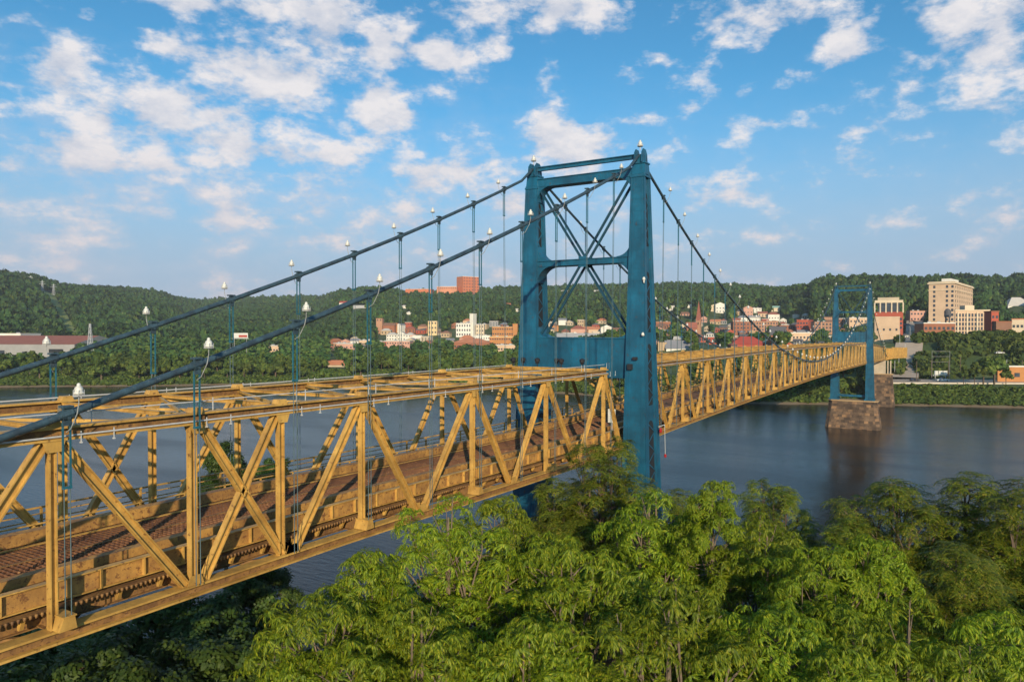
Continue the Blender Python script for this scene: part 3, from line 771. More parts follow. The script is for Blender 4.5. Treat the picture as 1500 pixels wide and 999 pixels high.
bars('road_grating', 2.9, 7.45, -78, 16, .20, .05, 0, -.12, M['grate'], np.arange(3.0, 7.4, .30))
bars('walkway_grating', 1.55, 2.40, -78, 16, .20, .05, -.02, -.10, M['grate'], (1.6, 1.8, 2.0, 2.2, 2.36))
strip('walkway_plate', 1.5, 2.45, -.20, -.17, M['grate'], deck)
strip('curb', 2.46, 2.86, -.02, .30, M['grimy'], deck, label='near kerb beam')
strip('curb', 7.48, 7.98, -.02, .44, M['grimy'], deck, label='wide far kerb beam')
b = MB()
fas = strip('edge_girder', 1.36, 1.40, -.38, .22, M['grimy'], deck)
strip('edge_girder_flange', 1.24, 1.52, .22, .26, M['yellow'], deck); strip('edge_girder_flange', 1.24, 1.52, -.42, -.38, M['yellow'], deck)
strip('edge_girder', 8.40, 8.44, -.38, .12, M['grimy'], deck)
for y0 in (1.62, 7.9):
    strip('outer_stringer', y0, y0 + .05, -1.12, -.56, M['rust'], deck); strip('stringer_flange', y0 - .12, y0 + .17, -1.16, -1.12, M['rust'], deck)
strip('deck_angle', 5.05, 5.17, .0, .035, M['rust'], deck); strip('deck_angle', 6.9, 7.05, .0, .05, M['yellow'], deck); strip('deck_angle', 3.25, 3.35, .0, .035, M['rust'], deck)
strip('walkway_rail', 1.95, 2.03, .0, .09, M['yellow'], deck)
# toothed edge of the lower ledge
strip('ledge', .98, 1.36, -.56, -.53, M['rust'], deck, -78, 211)
def teeth():
    S_ = np.arange(-78, 0, .17); n = len(S_); zz = np.array([zdk(s) for s in S_])
    base = np.array([(0, 0, 0), (1, 0, 0), (1, 1, 0), (0, 1, 0), (0, 0, 1), (1, 0, 1), (1, 1, 1), (0, 1, 1)], float)
    Vv = np.zeros((n, 8, 3)); Vv[:, :, 0] = S_[:, None] + base[None, :, 0] * .08; Vv[:, :, 1] = .93 + base[None, :, 1] * .05; Vv[:, :, 2] = zz[:, None] - .62 + base[None, :, 2] * .12
    Ff = (np.array(BOXF)[None] + (np.arange(n) * 8)[:, None, None]).reshape(-1, 4)
    o = link('ledge_teeth', np_mesh('ledge_teeth', Vv.reshape(-1, 3), Ff, M['rust']), deck); o['kind'] = 'stuff'
teeth()
for y0, w, h, z in ((2.0, .18, .5, -.3), (3.6, .16, .45, -.42), (5.2, .16, .45, -.42), (6.8, .16, .45, -.42), (8.2, .18, .5, -.3)):
    strip('stringer', y0, y0 + w, z - h, z + .1, M['rust'], deck)
# edge girder stiffeners
s = -77.5
while s < 60:
    b = MB(); b.box(s, s + .05, 1.22, 1.36, zdk(s) - .38, zdk(s) + .22); b.build('stiffener', M['yellow'], deck)
    b = MB(); b.prism([(1.0, zdk(s) - .58), (1.3, zdk(s) - .58), (1.3, zdk(s) - .95), (1.18, zdk(s) - .95)], 'x', s + .5, s + .62) ; b.build('ledge_bracket', M['yellow'], deck)
    s += 1.53 if s < 8 else 2.3
# floor beams
for s in near_h + [-.8] + [5.9 + 4.6 * k for k in range(45)] + [216 + 4.6 * k for k in range(18)]:
    if s > 299: continue
    z0 = zdk(s)
    b = MB(); b.box(s - .02, s + .02, .72, 9.13, z0 - 1.10, z0 - .6); b.box(s - .16, s + .16, .72, 9.13, z0 - 1.14, z0 - 1.10); b.box(s - .16, s + .16, .72, 9.13, z0 - .6, z0 - .56)
    fb = b.build('floor_beam', M['rust'], deck)
    tnode = any(abs(s - q) < .7 for q in (-75.1, -65.7, -56.4, -47.08, -33.48, -24.07, -14.79, -5.17)) or (s > 0 and int(round((s - 5.9) / 4.6)) % 2 == 0)
    for y0, y1 in (((-.16, .72), (9.13, 10.01)) if tnode else ()):
        b = MB(); b.hexa([(s - .30, y0 + .1, zb(s) + .46), (s + .24, y0 + .1, zb(s) + .46), (s + .24, y1, zb(s) + .46), (s - .30, y1, zb(s) + .46)], [(s - .14, y0 + .12, zb(s) + .86), (s + .18, y0 + .12, zb(s) + .86), (s + .18, y1, zb(s) + .86), (s - .14, y1, zb(s) + .86)])
        b.box(s - .19, s + .22, y0 + .08, y1 + .02, zb(s) + .86, zb(s) + .90)
        b.build('bearing_pedestal', M['yellow'], fb)
# bottom laterals
for ns in (nodes_n, nodes_m):
    for a, c in zip(ns[:-1:2], ns[2::2]):
        for p, q in (((a, TN + .3), (c, TF - .3)), ((a, TF - .3), (c, TN + .3))):
            b = MB(); b.bar((p[0], p[1], zb(p[0]) + .1), (q[0], q[1], zb(q[0]) + .1), .14, .12, (0, 0, 1)); b.build('bottom_brace', M['rust'], deck)
# outboard walkway and its railing on the far side
wk = strip('side_walkway', 9.75, 11.2, -.62, -.50, M['rust'], bridge, -78, 300)
strip('walkway_edge', 11.2, 11.26, -.72, -.40, M['yellow'], wk, -78, 300)
rl = strip('railing', 11.14, 11.22, .46, .54, M['yellow'], bridge, -78, 300)
strip('rail', 11.15, 11.20, .20, .25, M['yellow'], rl); strip('rail', 11.15, 11.20, -.08, -.03, M['yellow'], rl)
s = -77
while s < 300:
    b = MB(); b.box(s, s + .09, 11.13, 11.22, zdk(s) - .5, zdk(s) + .5)
    if s < 5: b.bar((s + .04, 11.12, zdk(s) - .45), (s + .04, 9.8, zdk(s) - 1.0), .07, .12, (1, 0, 0))
    b.build('rail_post', M['yellow'], rl); s += 2.3
# inner railing along the far truss
rl2 = strip('railing', 9.02, 9.08, .28, .34, M['yellow'], bridge, -78, 300)
s = -76
while s < 60:
    b = MB(); b.box(s, s + .08, 9.02, 9.09, zdk(s) - .4, zdk(s) + .3); b.bar((s + .04, 9.05, zdk(s) + .1), (s + .04, 8.5, zdk(s) - .3), .05, .08, (1, 0, 0)); b.build('rail_post', M['yellow'], rl2); s += 2.3
# utility pipe along the far kerb with clips
pp = MB().tube([(s, 8.75, zdk(s) - .05) for s in (-78, -49, -34, -20, -3, 10)], .10, 8).build('utility_pipe', M['galv'], bridge)

# ---------- approach beyond the far tower
ap = MB()
A = [(300, TN - .2, TF + .3), (318, -1.0, 8.6), (346, -6.0, 5.0)]
for (sa, ya, yb), (sc, yc, yd) in zip(A[:-1], A[1:]):
    za, zc_ = zb(min(sa, 300)), zb(300) + (-.3 if sc > 340 else 0)
    for k, (y0, y1) in enumerate(((ya, yc), (yb, yd))):
        ap.hexa([(sa, y0, za), (sc, y1, zc_), (sc, y1 + .15, zc_), (sa, y0 + .15, za)], [(sa, y0, za + 5.4), (sc, y1, zc_ + 4.9), (sc, y1 + .15, zc_ + 4.9), (sa, y0 + .15, za + 5.4)])
    ap.hexa([(sa, ya, za + 1.2), (sc, yc, zc_ + 1.2), (sc, yd, zc_ + 1.2), (sa, yb, za + 1.2)], [(sa, ya, za + 1.4), (sc, yc, zc_ + 1.4), (sc, yd, zc_ + 1.4), (sa, yb, za + 1.4)])
apo = ap.build('approach_girder', M['yellow'], bridge)
for (sa, ya, yb), (sc, yc, yd) in zip(A[:-1], A[1:]):
    n = int((sc - sa) / 2.2)
    for k in range(n):
        f = k / n; s = sa + (sc - sa) * f; y = ya + (yc - ya) * f - .09
        b = MB(); b.box(s, s + .25, y - .12, y + .08, zb(300) + .02, zb(300) + 4.9); b.build('stiffener', M['yellow'], apo)

# ---------- fixtures standing on the bridge
flood = None
for k, (y, u) in enumerate([(9.3, 772), (8.6, 782), (6.9, 812), (5.3, 832), (4.6, 842), (2.9, 871)]):
    x = -4.9 + (.5 if k % 2 else 0); z = zt(-5) + .03
    if flood is None:
        b = MB(); b.tube([(0, 0, 0), (0, 0, .28)], .05, 6); b.box(-.12, .12, -.16, .16, .26, .32)
        flood = b.mesh('floodlight_stand', M['black'])
        b = MB(); b.lathe((0, 0, .32), [(.10, 0), (.20, .10), (.24, .32), (.17, .40), (.05, .44)], 10); fh = b.mesh('lamp_head', M['black'])
        b = MB(); b.lathe((.0, 0, .30), [(.07, -.02), (.11, .0), (.07, .03)], 8); fl = b.mesh('lens', M['dark'])
    o = empty('floodlight', (x, y, z))
    put(o, ['leftmost black floodlight above the truss end, beside the left tower leg', 'black floodlight above the truss end, second from the left tower leg', 'black floodlight above the truss end, third from the left tower leg',
            'black floodlight above the truss end, fourth from the left, half hidden', 'black floodlight above the truss end, second from the right', 'rightmost black floodlight above the truss end before the teal portal beam'][k], 'floodlight', 'floodlights above the truss end at the near tower')
    link('stand', flood, o); link('lamp_head', fh, o); link('lens', fl, o)
# red navigation light on a white bracket at the near leg
o = empty('navigation_light', (1.9, -1.7, WZ - 8.4))
put(o, 'red navigation light on a white hanging bracket at the right tower leg', 'signal light')
MB().box(-.7, .8, -.10, -.04, -.03, .03).build('bracket', M['white'], o)
MB().lathe((-.45, -.15, -.75), [(.08, .2), (.13, .26), (.13, .52), (.08, .62)], 10).build('red_lamp', M['redlamp'], o)
MB().tube([(.75, -.1, 0), (.8, -.15, -2.6)], .02, 6).build('hanging_rod', M['white'], o)
MB().lathe((.8, -.15, -3.0), [(.06, .1), (.11, .16), (.11, .33), (.06, .42)], 10).build('lower_lamp', M['redlamp'], o)
# dark fixtures bolted on the front of the near right leg
o = put(empty('signal_box', (S0 - 1.42, -.1, WZ - 2.9)), 'small dark box fixed on the face of the near right tower leg', 'signal box')
MB().box(-.25, 0, -.10, .30, -.5, 0).build('box', M['black'], o); MB().box(-.22, 0, -.55, -.15, .35, .6).build('lamp_hood', M['black'], o)
o = put(empty('small_lamp', (S0 - 1.0, -1.1, WZ + 4.3)), 'small pale lamp high on the near right tower leg', 'lamp')
MB().lathe((-.2, 0, 0), [(.05, -.3), (.09, -.1), (.14, 0), (.10, .14), (.03, .2)], 8).build('lamp_head', M['white'], o); MB().bar((-.2, 0, -.3), (.15, 0, -.3), .06, .06).build('arm', M['galv'], o)
o = put(empty('small_lamp', (S0 - 1.35, -1.15, WZ - .4)), 'small pale lamp on the near right tower leg level with the portal beam', 'lamp')
MB().lathe((-.2, 0, 0), [(.09, -.1), (.14, 0), (.10, .14), (.03, .2)], 8).build('lamp_head', M['white'], o); MB().bar((-.2, 0, -.05), (.15, 0, -.05), .06, .06).build('arm', M['galv'], o)
# white sign on the deck beside the near right tower leg
o = put(empty('road_sign', (-.5, 1.9, zdk(0))), 'white rectangular sign on the deck beside the near right tower leg', 'sign')
MB().box(-.03, .03, -.35, .35, .75, 1.95).build('sign_panel', M['white'], o); MB().tube([(.06, 0, 0), (.06, 0, 1.9)], .03, 6).build('sign_post', M['galv'], o)

# ---------- lamps on the cables
lb = MB(); lb.lathe((0, 0, 0), [(.17, 0), (.23, .04), (.23, .10), (.17, .13), (.185, .22), (.165, .31), (.11, .37), (.075, .39), (.09, .44), (.06, .50), (.015, .52)], 12)
lamp_bell = lb.mesh('bell', M['white']); lamp_bell.polygons.foreach_set('use_smooth', [True] * len(lamp_bell.polygons))
lb = MB()
for k in range(6):
    a = k * pi / 3; lb.bar((.245 * cos(a), .245 * sin(a), -.04), (.245 * cos(a), .245 * sin(a), .22), .015, .015)
lb.lathe((0, 0, -.05), [(.20, 0), (.25, .01), (.25, .03), (.20, .04)], 10)
lamp_cage = lb.mesh('cage', M['galv'])
stem = {}; M['stemgrey'] = plain('weathered_conduit', (0.30, 0.31, 0.31), .25, 6, .6)
for side in (0, 1):
    q = -1 if side == 0 else 1
    b = MB(); b.tube([(0, 0, -.55), (.0, q * .25, -.42), (.05, q * .52, .05), (.05, q * .62, .40), (.05, q * .62, .62)], .017, 6)
    stem[side] = b.mesh('stem', M['stemgrey'])
words = ['first', 'second', 'third', 'fourth', 'fifth', 'sixth', 'seventh', 'eighth', 'ninth', 'tenth', 'eleventh', 'twelfth', 'thirteenth', 'fourteenth', 'fifteenth', 'sixteenth', 'seventeenth', 'eighteenth', 'nineteenth', 'twentieth']
words += ['twenty-' + w for w in words[:9]] + ['thirtieth'] + ['thirty-' + w for w in words[:9]] + ['fortieth'] + ['forty-' + w for w in words[:9]]
for grp, side, k, s, y, z in lamp_spots:
    if grp == 1 and k % 2 and s > 110: pass
    q = -1 if side == 0 else 1
    o = empty('cable_lamp', (s, y, z))
    sd = 'nearer' if side == 0 else 'farther'
    if grp == 0: lab = 'white bell lamp on the %s cable, %s to the left of the near tower' % (sd, words[len(near_h) - 1 - k])
    elif grp == 1: lab = 'white bell lamp on the %s cable, %s to the right of the near tower' % (sd, words[k])
    else: lab = 'white bell lamp on the %s cable beyond the far tower, %s from it' % (sd, words[k])
    put(o, lab, 'cable lamp', 'white lamps along the bridge cables')
    link('bell', lamp_bell, o, (.05, q * .62, .64)).scale = (.68,) * 3; link('cage', lamp_cage, o, (.05, q * .62, .64)).scale = (.68,) * 3; link('stem', stem[side], o)
for S, nm in ((S0, 'near'), (S1, 'far')):
    for side in (0, 1):
        y = -.35 if side == 0 else 10.2
        o = empty('cable_lamp', (S - .2, y, WZ + 15.5)); put(o, 'white bell lamp on top of the %s leg of the %s tower' % ('right' if side == 0 else 'left', nm), 'cable lamp', 'white lamps along the bridge cables')
        link('bell', lamp_bell, o, (0, 0, .35)); link('cage', lamp_cage, o, (0, 0, .35)); MB().tube([(0, 0, 0), (0, 0, .36)], .04, 6).build('stem', M['galv'], o)

# ================================================================== MASONRY PIERS
def pier(x0, x1, y0, y1, ztop, zbase, batter, label, courses=14, nose=1.2, mat='stone'):
    o = put(empty('stone_pier', ((x0 + x1) / 2, (y0 + y1) / 2, max(zbase, 0))), label, 'bridge pier')
    ox, oy, oz = o.location
    core = MB(); h = (ztop - zbase) / courses
    def ring(z, ins=0):
        g = batter * (ztop - z) - ins
        a, b_, c, d = x0 - g, x1 + g, y0 - g * 1.5, y1 + g * 1.5
        return [(a + nose, c - ox * 0, z), (b_ - nose, c, z), (b_, c + nose, z), (b_, d - nose, z), (b_ - nose, d, z), (a + nose, d, z), (a, d - nose, z), (a, c + nose, z)]
    r0, r1 = ring(zbase, .1), ring(ztop - .05, .1)
    core.add(r0 + r1, [tuple(range(7, -1, -1)), tuple(range(8, 16))] + [(i, (i + 1) % 8, 8 + (i + 1) % 8, 8 + i) for i in range(8)])
    co = core.build('core', M['stone'], o, (ox, oy, oz))
    blocks = MB()
    cnt = 0
    for k in range(courses):
        za = zbase + k * h + .05; zc = za + h - .10
        ra, rc = ring(za), ring(zc)
        for i in range(8):
            p0, p1 = Vector(ra[i]), Vector(ra[(i + 1) % 8]); q0, q1 = Vector(rc[i]), Vector(rc[(i + 1) % 8])
            ln = (p1 - p0).length; n = max(1, int(round(ln / 1.5)))
            nrm_ = Vector(((p1 - p0).y, -(p1 - p0).x, 0)).normalized()
            edges = [0] + sorted(((j + (.5 if k % 2 else 0) + random.uniform(-.12, .12)) / n) for j in range(1 - (k % 2), n)) + [1]
            edges = [e for e in edges if 0 <= e <= 1]
            for e0, e1 in zip(edges[:-1], edges[1:]):
                if e1 - e0 < .02: continue
                g = .02 / max(ln, .1); pr = random.uniform(-.02, .07)
                a, b_ = p0.lerp(p1, e0 + g), p0.lerp(p1, e1 - g); c, d = q0.lerp(q1, e0 + g), q0.lerp(q1, e1 - g)
                out = nrm_ * pr; inn = -nrm_ * .15
                blocks.hexa([a + out, b_ + out, b_ + inn, a + inn], [c + out, d + out, d + inn, c + inn]); cnt += 1
    bo = blocks.build('stone_course', M[mat], o, (ox, oy, oz)); bo['kind'] = 'stuff'
    cp = MB(); rr = ring(ztop, -.25); rt = ring(ztop + .4, -.2)
    cp.add([Vector(p) for p in rr] + [Vector((p[0], p[1], ztop + .4)) for p in rr], [tuple(range(7, -1, -1)), tuple(range(8, 16))] + [(i, (i + 1) % 8, 8 + (i + 1) % 8, 8 + i) for i in range(8)])
    cp.build('cap_stone', M['stone2'] if mat == 'stone' else M['stone'], o, (ox, oy, oz))
    return o
pier(S1 - 3.0, S1 + 3.0, -2.9, 12.0, WZ - 24.3, -2.5, .085, 'brown stone pier standing in the river under the far teal tower', 13)
pier(S0 - 3.0, S0 + 3.0, -2.9, 12.7, WZ - 24.3, -2.5, .14, 'stone pier hidden low behind the trees under the near teal tower', 13)
p2 = pier(296, 301, -2.3, 6.6, WZ - 19.6, -2.5, .05, 'brown stone pier at the far bank behind the far tower', 14, .8)
o = put(empty('concrete_bent', (297, 3.6, WZ - 19.2)), 'sunlit yellow concrete wall pier on the far bank under the bridge end', 'bridge pier')
MB().box(-.8, .8, -3.4, 3.0, 0, 5.7).build('wall', M['concrete'], o)
for y in (-5.6, -4.5): MB().box(-.5, .2, y, y + .45, -.3, 5.7).build('column', M['concrete'], o)
# ================================================================== FOLIAGE MESHES
def rot_from(nv, spin):
    """orthonormal frames (n,3,3) with z = nv"""
    nv = nv / np.linalg.norm(nv, axis=1, keepdims=True)
    ref = np.where(np.abs(nv[:, 2:3]) > 0.95, np.array([[1., 0, 0]]), np.array([[0, 0, 1.]]))
    a = np.cross(ref, nv); a /= np.linalg.norm(a, axis=1, keepdims=True)
    b = np.cross(nv, a)
    c, s = np.cos(spin)[:, None], np.sin(spin)[:, None]
    return np.stack([a * c + b * s, -a * s + b * c, nv], axis=2)
def stamp(tv, tf, pos, frames, scale):
    n = len(pos)
    V_ = np.einsum('nij,kj->nki', frames, tv) * scale[:, None, None] + pos[:, None, :]
    F_ = tf[None] + (np.arange(n) * len(tv))[:, None, None]
    return V_.reshape(-1, 3), F_.reshape(-1, tf.shape[1])
def leaflet(v, f, p, d, ln, w, up=(0, 0, 1)):
    p = np.array(p, float); d = np.array(d, float); d /= np.linalg.norm(d)
    sd = np.cross(d, np.array(up, float)); sd /= (np.linalg.norm(sd) + 1e-9)
    b = len(v); m_ = p + d * ln * .45 + np.array([0, 0, -0.03 * ln])
    tip = p + d * ln + np.array([0, 0, -.12 * ln])
    v += [p, m_ + sd * w, tip, m_ - sd * w]; f += [(b, b + 1, b + 2, b + 3)]
def rosette(kind, seed):
    r = random.Random(seed); v = []; f = []
    if kind == 'A':       # long drooping compound fronds
        for k in range(9):
            a = 2 * pi * k / 9 + r.uniform(-.3, .3); L_ = r.uniform(.36, .58); e0 = r.uniform(.15, .9)
            for j in range(1, 10):
                t = j / 9; rr_ = L_ * t; z = e0 * .35 * sin(t * 2.2) - .62 * t * t * L_
                p = (rr_ * cos(a), rr_ * sin(a), z)
                for sgn in (-1, 1):
                    aa = a + sgn * r.uniform(.45, .8)
                    leaflet(v, f, p, (cos(aa) * .75, sin(aa) * .75, -r.uniform(.35, 1.1)), r.uniform(.14, .22), r.uniform(.017, .024))
            leaflet(v, f, (L_ * cos(a), L_ * sin(a), z), (cos(a) * .6, sin(a) * .6, -.9), .2, .026)
    elif kind == 'B':     # flat feathery sprays
        for k in range(6):
            a = 2 * pi * k / 6 + r.uniform(-.4, .4); L_ = r.uniform(.40, .62)
            for j in range(1, 9):
                t = j / 8; p = (L_ * t * cos(a), L_ * t * sin(a), .06 * sin(t * 3) - .16 * t * t + r.uniform(-.01, .01))
                for sgn in (-1, 1):
                    aa = a + sgn * 1.05
                    leaflet(v, f, p, (cos(aa), sin(aa), -.18), r.uniform(.13, .19), .028)
    else:                 # broad leaves
        for k in range(26):
            d = np.array([r.gauss(0, 1), r.gauss(0, 1), r.gauss(0, .7)]); d /= np.linalg.norm(d)
            leaflet(v, f, d * r.uniform(.1, .45), (d[0], d[1], d[2] * .5 - .4), r.uniform(.16, .26), r.uniform(.07, .10))
    return np.array(v), np.array(f)
ROS = {k: [rosette(k, s) for s in range(3)] for k in 'ABC'}
def lobes_points(lobes, n, shell=0.25, upbias=.35, seed=0):
    r = np.random.default_rng(seed)
    lob = np.array(lobes, float)          # cx cy cz rx ry rz
    w = (lob[:, 3] * lob[:, 4] + lob[:, 5] * lob[:, 3]) ; w = w / w.sum()
    P_ = []; Q_ = []
    while sum(len(a) for a in P_) < n:
        idx = r.choice(len(lob), size=n, p=w); d = r.normal(size=(n, 3)); d[:, 2] += upbias; d /= np.linalg.norm(d, axis=1, keepdims=True)
        rad = 1 - shell * r.random(n) ** 1.4 * 2
        p = lob[idx, :3] + d * lob[idx, 3:] * rad[:, None]
        # drop the points buried in another lobe
        keep = np.ones(n, bool)
        for j in range(len(lob)):
            q = (p - lob[j, :3]) / lob[j, 3:]; keep &= ~((np.linalg.norm(q, axis=1) < .72) & (idx != j))
        P_.append(p[keep]); Q_.append(d[keep])
    return np.concatenate(P_)[:n], np.concatenate(Q_)[:n]
def crown_mesh(name, kind, lobes, n, mat, size=1.0, seed=0, droop=.5):
    p, d = lobes_points(lobes, n, seed=seed)
    r = np.random.default_rng(seed + 99)
    nv = d * droop + np.array([0, 0, 1.0]) * (1 if kind != 'C' else .2) + r.normal(size=d.shape) * .18
    fr = rot_from(nv, r.random(n) * 6.28); sc = size * (0.75 + .5 * r.random(n))
    Vs, Fs = [], []; off = 0
    for i, (tv, tf) in enumerate(ROS[kind]):
        m_ = np.arange(n) % 3 == i
        v, f = stamp(tv, tf, p[m_], fr[m_], sc[m_]); Vs.append(v); Fs.append(f + off); off += len(v)
    return np_mesh(name, np.concatenate(Vs), np.concatenate(Fs), mat)
def limb_mesh(name, lobes, h0, r0, mat, seed=0, forks=1.0):
    r = random.Random(seed); b = MB()
    top = max(l[2] for l in lobes); cx = sum(l[0] for l in lobes) / len(lobes); cy = sum(l[1] for l in lobes) / len(lobes)
    split = h0
    b.tube([(0, 0, -1), (cx * .1, cy * .1, split * .5), (cx * .3, cy * .3, split), (cx * .8, cy * .8, (split + top) / 2), (cx, cy, top)], [r0 * 1.25, r0, r0 * .8, r0 * .5, r0 * .15], 7)
    for l in lobes:
        f_ = r.uniform(0, .75); p0 = Vector((cx * (.3 + .5 * f_), cy * (.3 + .5 * f_), split + (min(top, l[2]) - split) * f_ * .8)); p1 = Vector(l[:3])
        mid = p0.lerp(p1, .5) + Vector((r.uniform(-.5, .5), r.uniform(-.5, .5), -.12 * (p1 - p0).length + r.uniform(-.4, .3)))
        b.tube([p0, mid, p1, p1 + Vector((0, 0, l[5] * .7))], [r0 * .30, r0 * .22, r0 * .13, r0 * .05], 5)
        for k in range(int(7 * forks)):
            d = Vector((r.gauss(0, 1), r.gauss(0, 1), abs(r.gauss(0, .8)))).normalized()
            q = p1 + Vector((d.x * l[3], d.y * l[4], d.z * l[5])) * .85
            s0 = mid.lerp(p1, r.uniform(.3, 1))
            b.tube([s0, s0.lerp(q, .5) + Vector((0, 0, .15)), q], [r0 * .18, r0 * .12, r0 * .05], 4)
    return b.mesh(name, mat)
def nlobes(n, R_, H_, seed, flat=.75, base=.5):
    """many small, unequal clumps spread over an uneven dome, some standing proud"""
    r = random.Random(seed); out = []
    for k in range(n):
        a = 2.4 * k + r.uniform(-.4, .4); q = math.sqrt((k + .3) / n) * R_ * .86
        dome = 1 - (q / R_) ** 1.7
        z = H_ * (base + (1 - base) * dome * r.uniform(.62, 1.0)) - R_ * .15
        if r.random() < .3: z -= R_ * r.uniform(.25, .6)
        s = R_ * r.uniform(.17, .30)
        out.append((q * cos(a), q * sin(a), z, s, s * r.uniform(.8, 1.2), s * flat * r.uniform(.8, 1.35)))
    return out
def rlobes(n, R_, H_, seed, flat=.75, base=.55):
    r = random.Random(seed); out = []
    for k in range(n):
        a = 2.4 * k + r.uniform(-.5, .5); q = math.sqrt((k + .3) / n) * R_ * .72
        z = H_ * (base + (1 - base) * (1 - (q / R_) ** 1.3) * r.uniform(.55, 1.0)) - R_ * .25
        s = R_ * r.uniform(.32, .48)
        out.append((q * cos(a), q * sin(a), z, s, s, s * flat))
    return out

# foreground kinds: name -> (crown mesh, limb mesh, H, R)
near_kinds = {}
def mk(name, kind, n, R_, H_, seed, mat, nros, size, bark, flat=.8, base=.5, h0=.42):
    lob = nlobes(n, R_, H_, seed, flat, base)
    top = max(l[2] + l[5] for l in lob)
    near_kinds[name] = (crown_mesh(name + '_crown', kind, lob, nros, mat, size, seed, .9 if kind == 'A' else .5), limb_mesh(name + '_trunk', lob, H_ * h0, R_ * .045, bark, seed, .45), top)
mk('A1', 'A', 44, 4.9, 15, 1, M['leaf_bright'], 1150, .66, M['barkpale'], .95, .40)
mk('A2', 'A', 34, 4.3, 14, 2, M['leaf_bright'], 900, .66, M['barkpale'], 1.0, .42)
mk('A3', 'A', 22, 3.4, 15, 3, M['leaf_bright'], 680, .66, M['barkpale'], 1.1, .38)
mk('B1', 'B', 80, 5.4, 15, 4, M['leaf_dark'], 2900, .72, M['bark'], .7, .22)
mk('B2', 'B', 64, 4.8, 14, 5, M['leaf_dark'], 2300, .72, M['bark'], .7, .20)
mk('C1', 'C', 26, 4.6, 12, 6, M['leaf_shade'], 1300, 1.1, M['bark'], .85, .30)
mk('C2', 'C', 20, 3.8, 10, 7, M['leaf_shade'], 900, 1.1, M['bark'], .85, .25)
for k in near_kinds: pass
def plant(kind, u, vtop, D, sc, rz, name, label, group=None, cat='tree', x=None):
    cm, lm, top = near_kinds[kind]
    X_, Y_, Z_ = at(u, vtop, D)
    gz = g1(X_, Y_)
    o = empty(name, (X_, Y_, max(gz, -1)), rz)
    hz_ = (Z_ - o.location.z) / top
    put(o, label, cat, group)
    for nm, me in (('trunk', lm), ('crown', cm)):
        c = link(nm, me, o); c.scale = (sc, sc, hz_ if nm == 'x' else hz_)
    # keep leaves unstretched as far as possible: shift, not stretch, when the tree is much taller than its pattern
    if abs(hz_ - sc) > .01:
        zo = (Z_ - o.location.z) - top * sc
        for c in o.children:
            c.scale = (sc, sc, sc); c.location = (0, 0, zo)
        if zo > 0: MB().tube([(0, 0, -1), (0, 0, zo)], [.24 * sc + .05, .2 * sc + .04], 7).build('lower_trunk', M['bark'], o)
    return o
NG = 'tree of heaven with drooping leaves'
TR = [
 ('A1', 655, 722, 27, .92, 0.3, 'bright green drooping-leaved tree whose top reaches the yellow bottom chord'),
 ('A2', 735, 728, 31, .9, 2.0, 'bright green tree just right of the one touching the bottom chord'),
 ('A3', 545, 805, 24, .85, 1.1, 'bright green tree with its crown just below the bottom chord on the left'),
 ('A2', 480, 868, 21, .9, 4.0, 'bright green tree at the left edge of the foreground grove above the water'),
 ('A3', 425, 960, 20, .8, 5.0, 'lowest bright green tree at the bottom left of the grove'),
 ('A1', 620, 870, 21, .9, 2.6, 'bright green tree filling the bottom of the picture left of centre'),
 ('A1', 950, 712, 33, .95, 5.2, 'bright green tree right below the near teal tower leg'),
 ('A3', 1045, 702, 31, .62, 3.3, 'slim bright green tree with a pointed top against the water'),
 ('A2', 840, 785, 25, .95, 3.0, 'bright green tree in front of the tall feathery tree with the bare stem'),
 ('A1', 1125, 752, 30, .95, 1.7, 'bright green tree below the far teal tower, left of the gap'),
 ('A1', 980, 842, 21, .95, 4.4, 'bright green tree at the bottom middle, nearer than the one under the tower leg'),
 ('A2', 1195, 800, 26, .8, 0.9, 'bright green tree beside the dark gap left of the feathery trees'),
 ('A2', 1130, 880, 21, .9, 5.5, 'bright green tree at the bottom right of centre'),
 ('A3', 1275, 782, 27, .72, 2.2, 'narrow bright green tree in front of the feathery trees on the right'),
 ('A1', 1330, 872, 21, .9, 0.2, 'bright green tree at the lower right, in front of the feathery trees'),
 ('A2', 1455, 905, 22, .95, 1.5, 'bright green tree in the bottom right corner'),
 ('A3', 780, 900, 20, .9, 2.9, 'bright green tree at the bottom centre, nearest the viewer'),
 ('A3', 1250, 950, 18.5, .8, .4, 'bright green treetop at the very bottom right of centre'),
 ('B1', 882, 636, 42, .86, 0.0, 'tall feathery tree with a bare stem in front of the near teal tower'),
 ('B2', 815, 700, 43, .72, 1.3, 'dark feathery tree left of the tall stem, behind the bright grove'),
 ('B2', 1000, 715, 41, .72, 2.0, 'feathery tree at the foot of the right tower leg'),
 ('B1', 1135, 700, 41, .66, 2.2, 'rounded feathery tree against the water under the far pier'),
 ('B1', 1310, 690, 37, 1.0, 4.0, 'large brownish green feathery tree on the right below the far pier'),
 ('B2', 1415, 690, 35, .98, 5.6, 'large feathery tree at the right, second from the edge'),
 ('B1', 1495, 700, 33, .9, .9, 'large feathery tree at the right edge of the picture'),
 ('B2', 1400, 790, 27, .85, 3.1, 'dark feathery tree with a pale forked branch at the right'),
 ('B2', 1250, 760, 36, .75, 1.0, 'dark feathery tree in the shade left of the large right ones'),
]
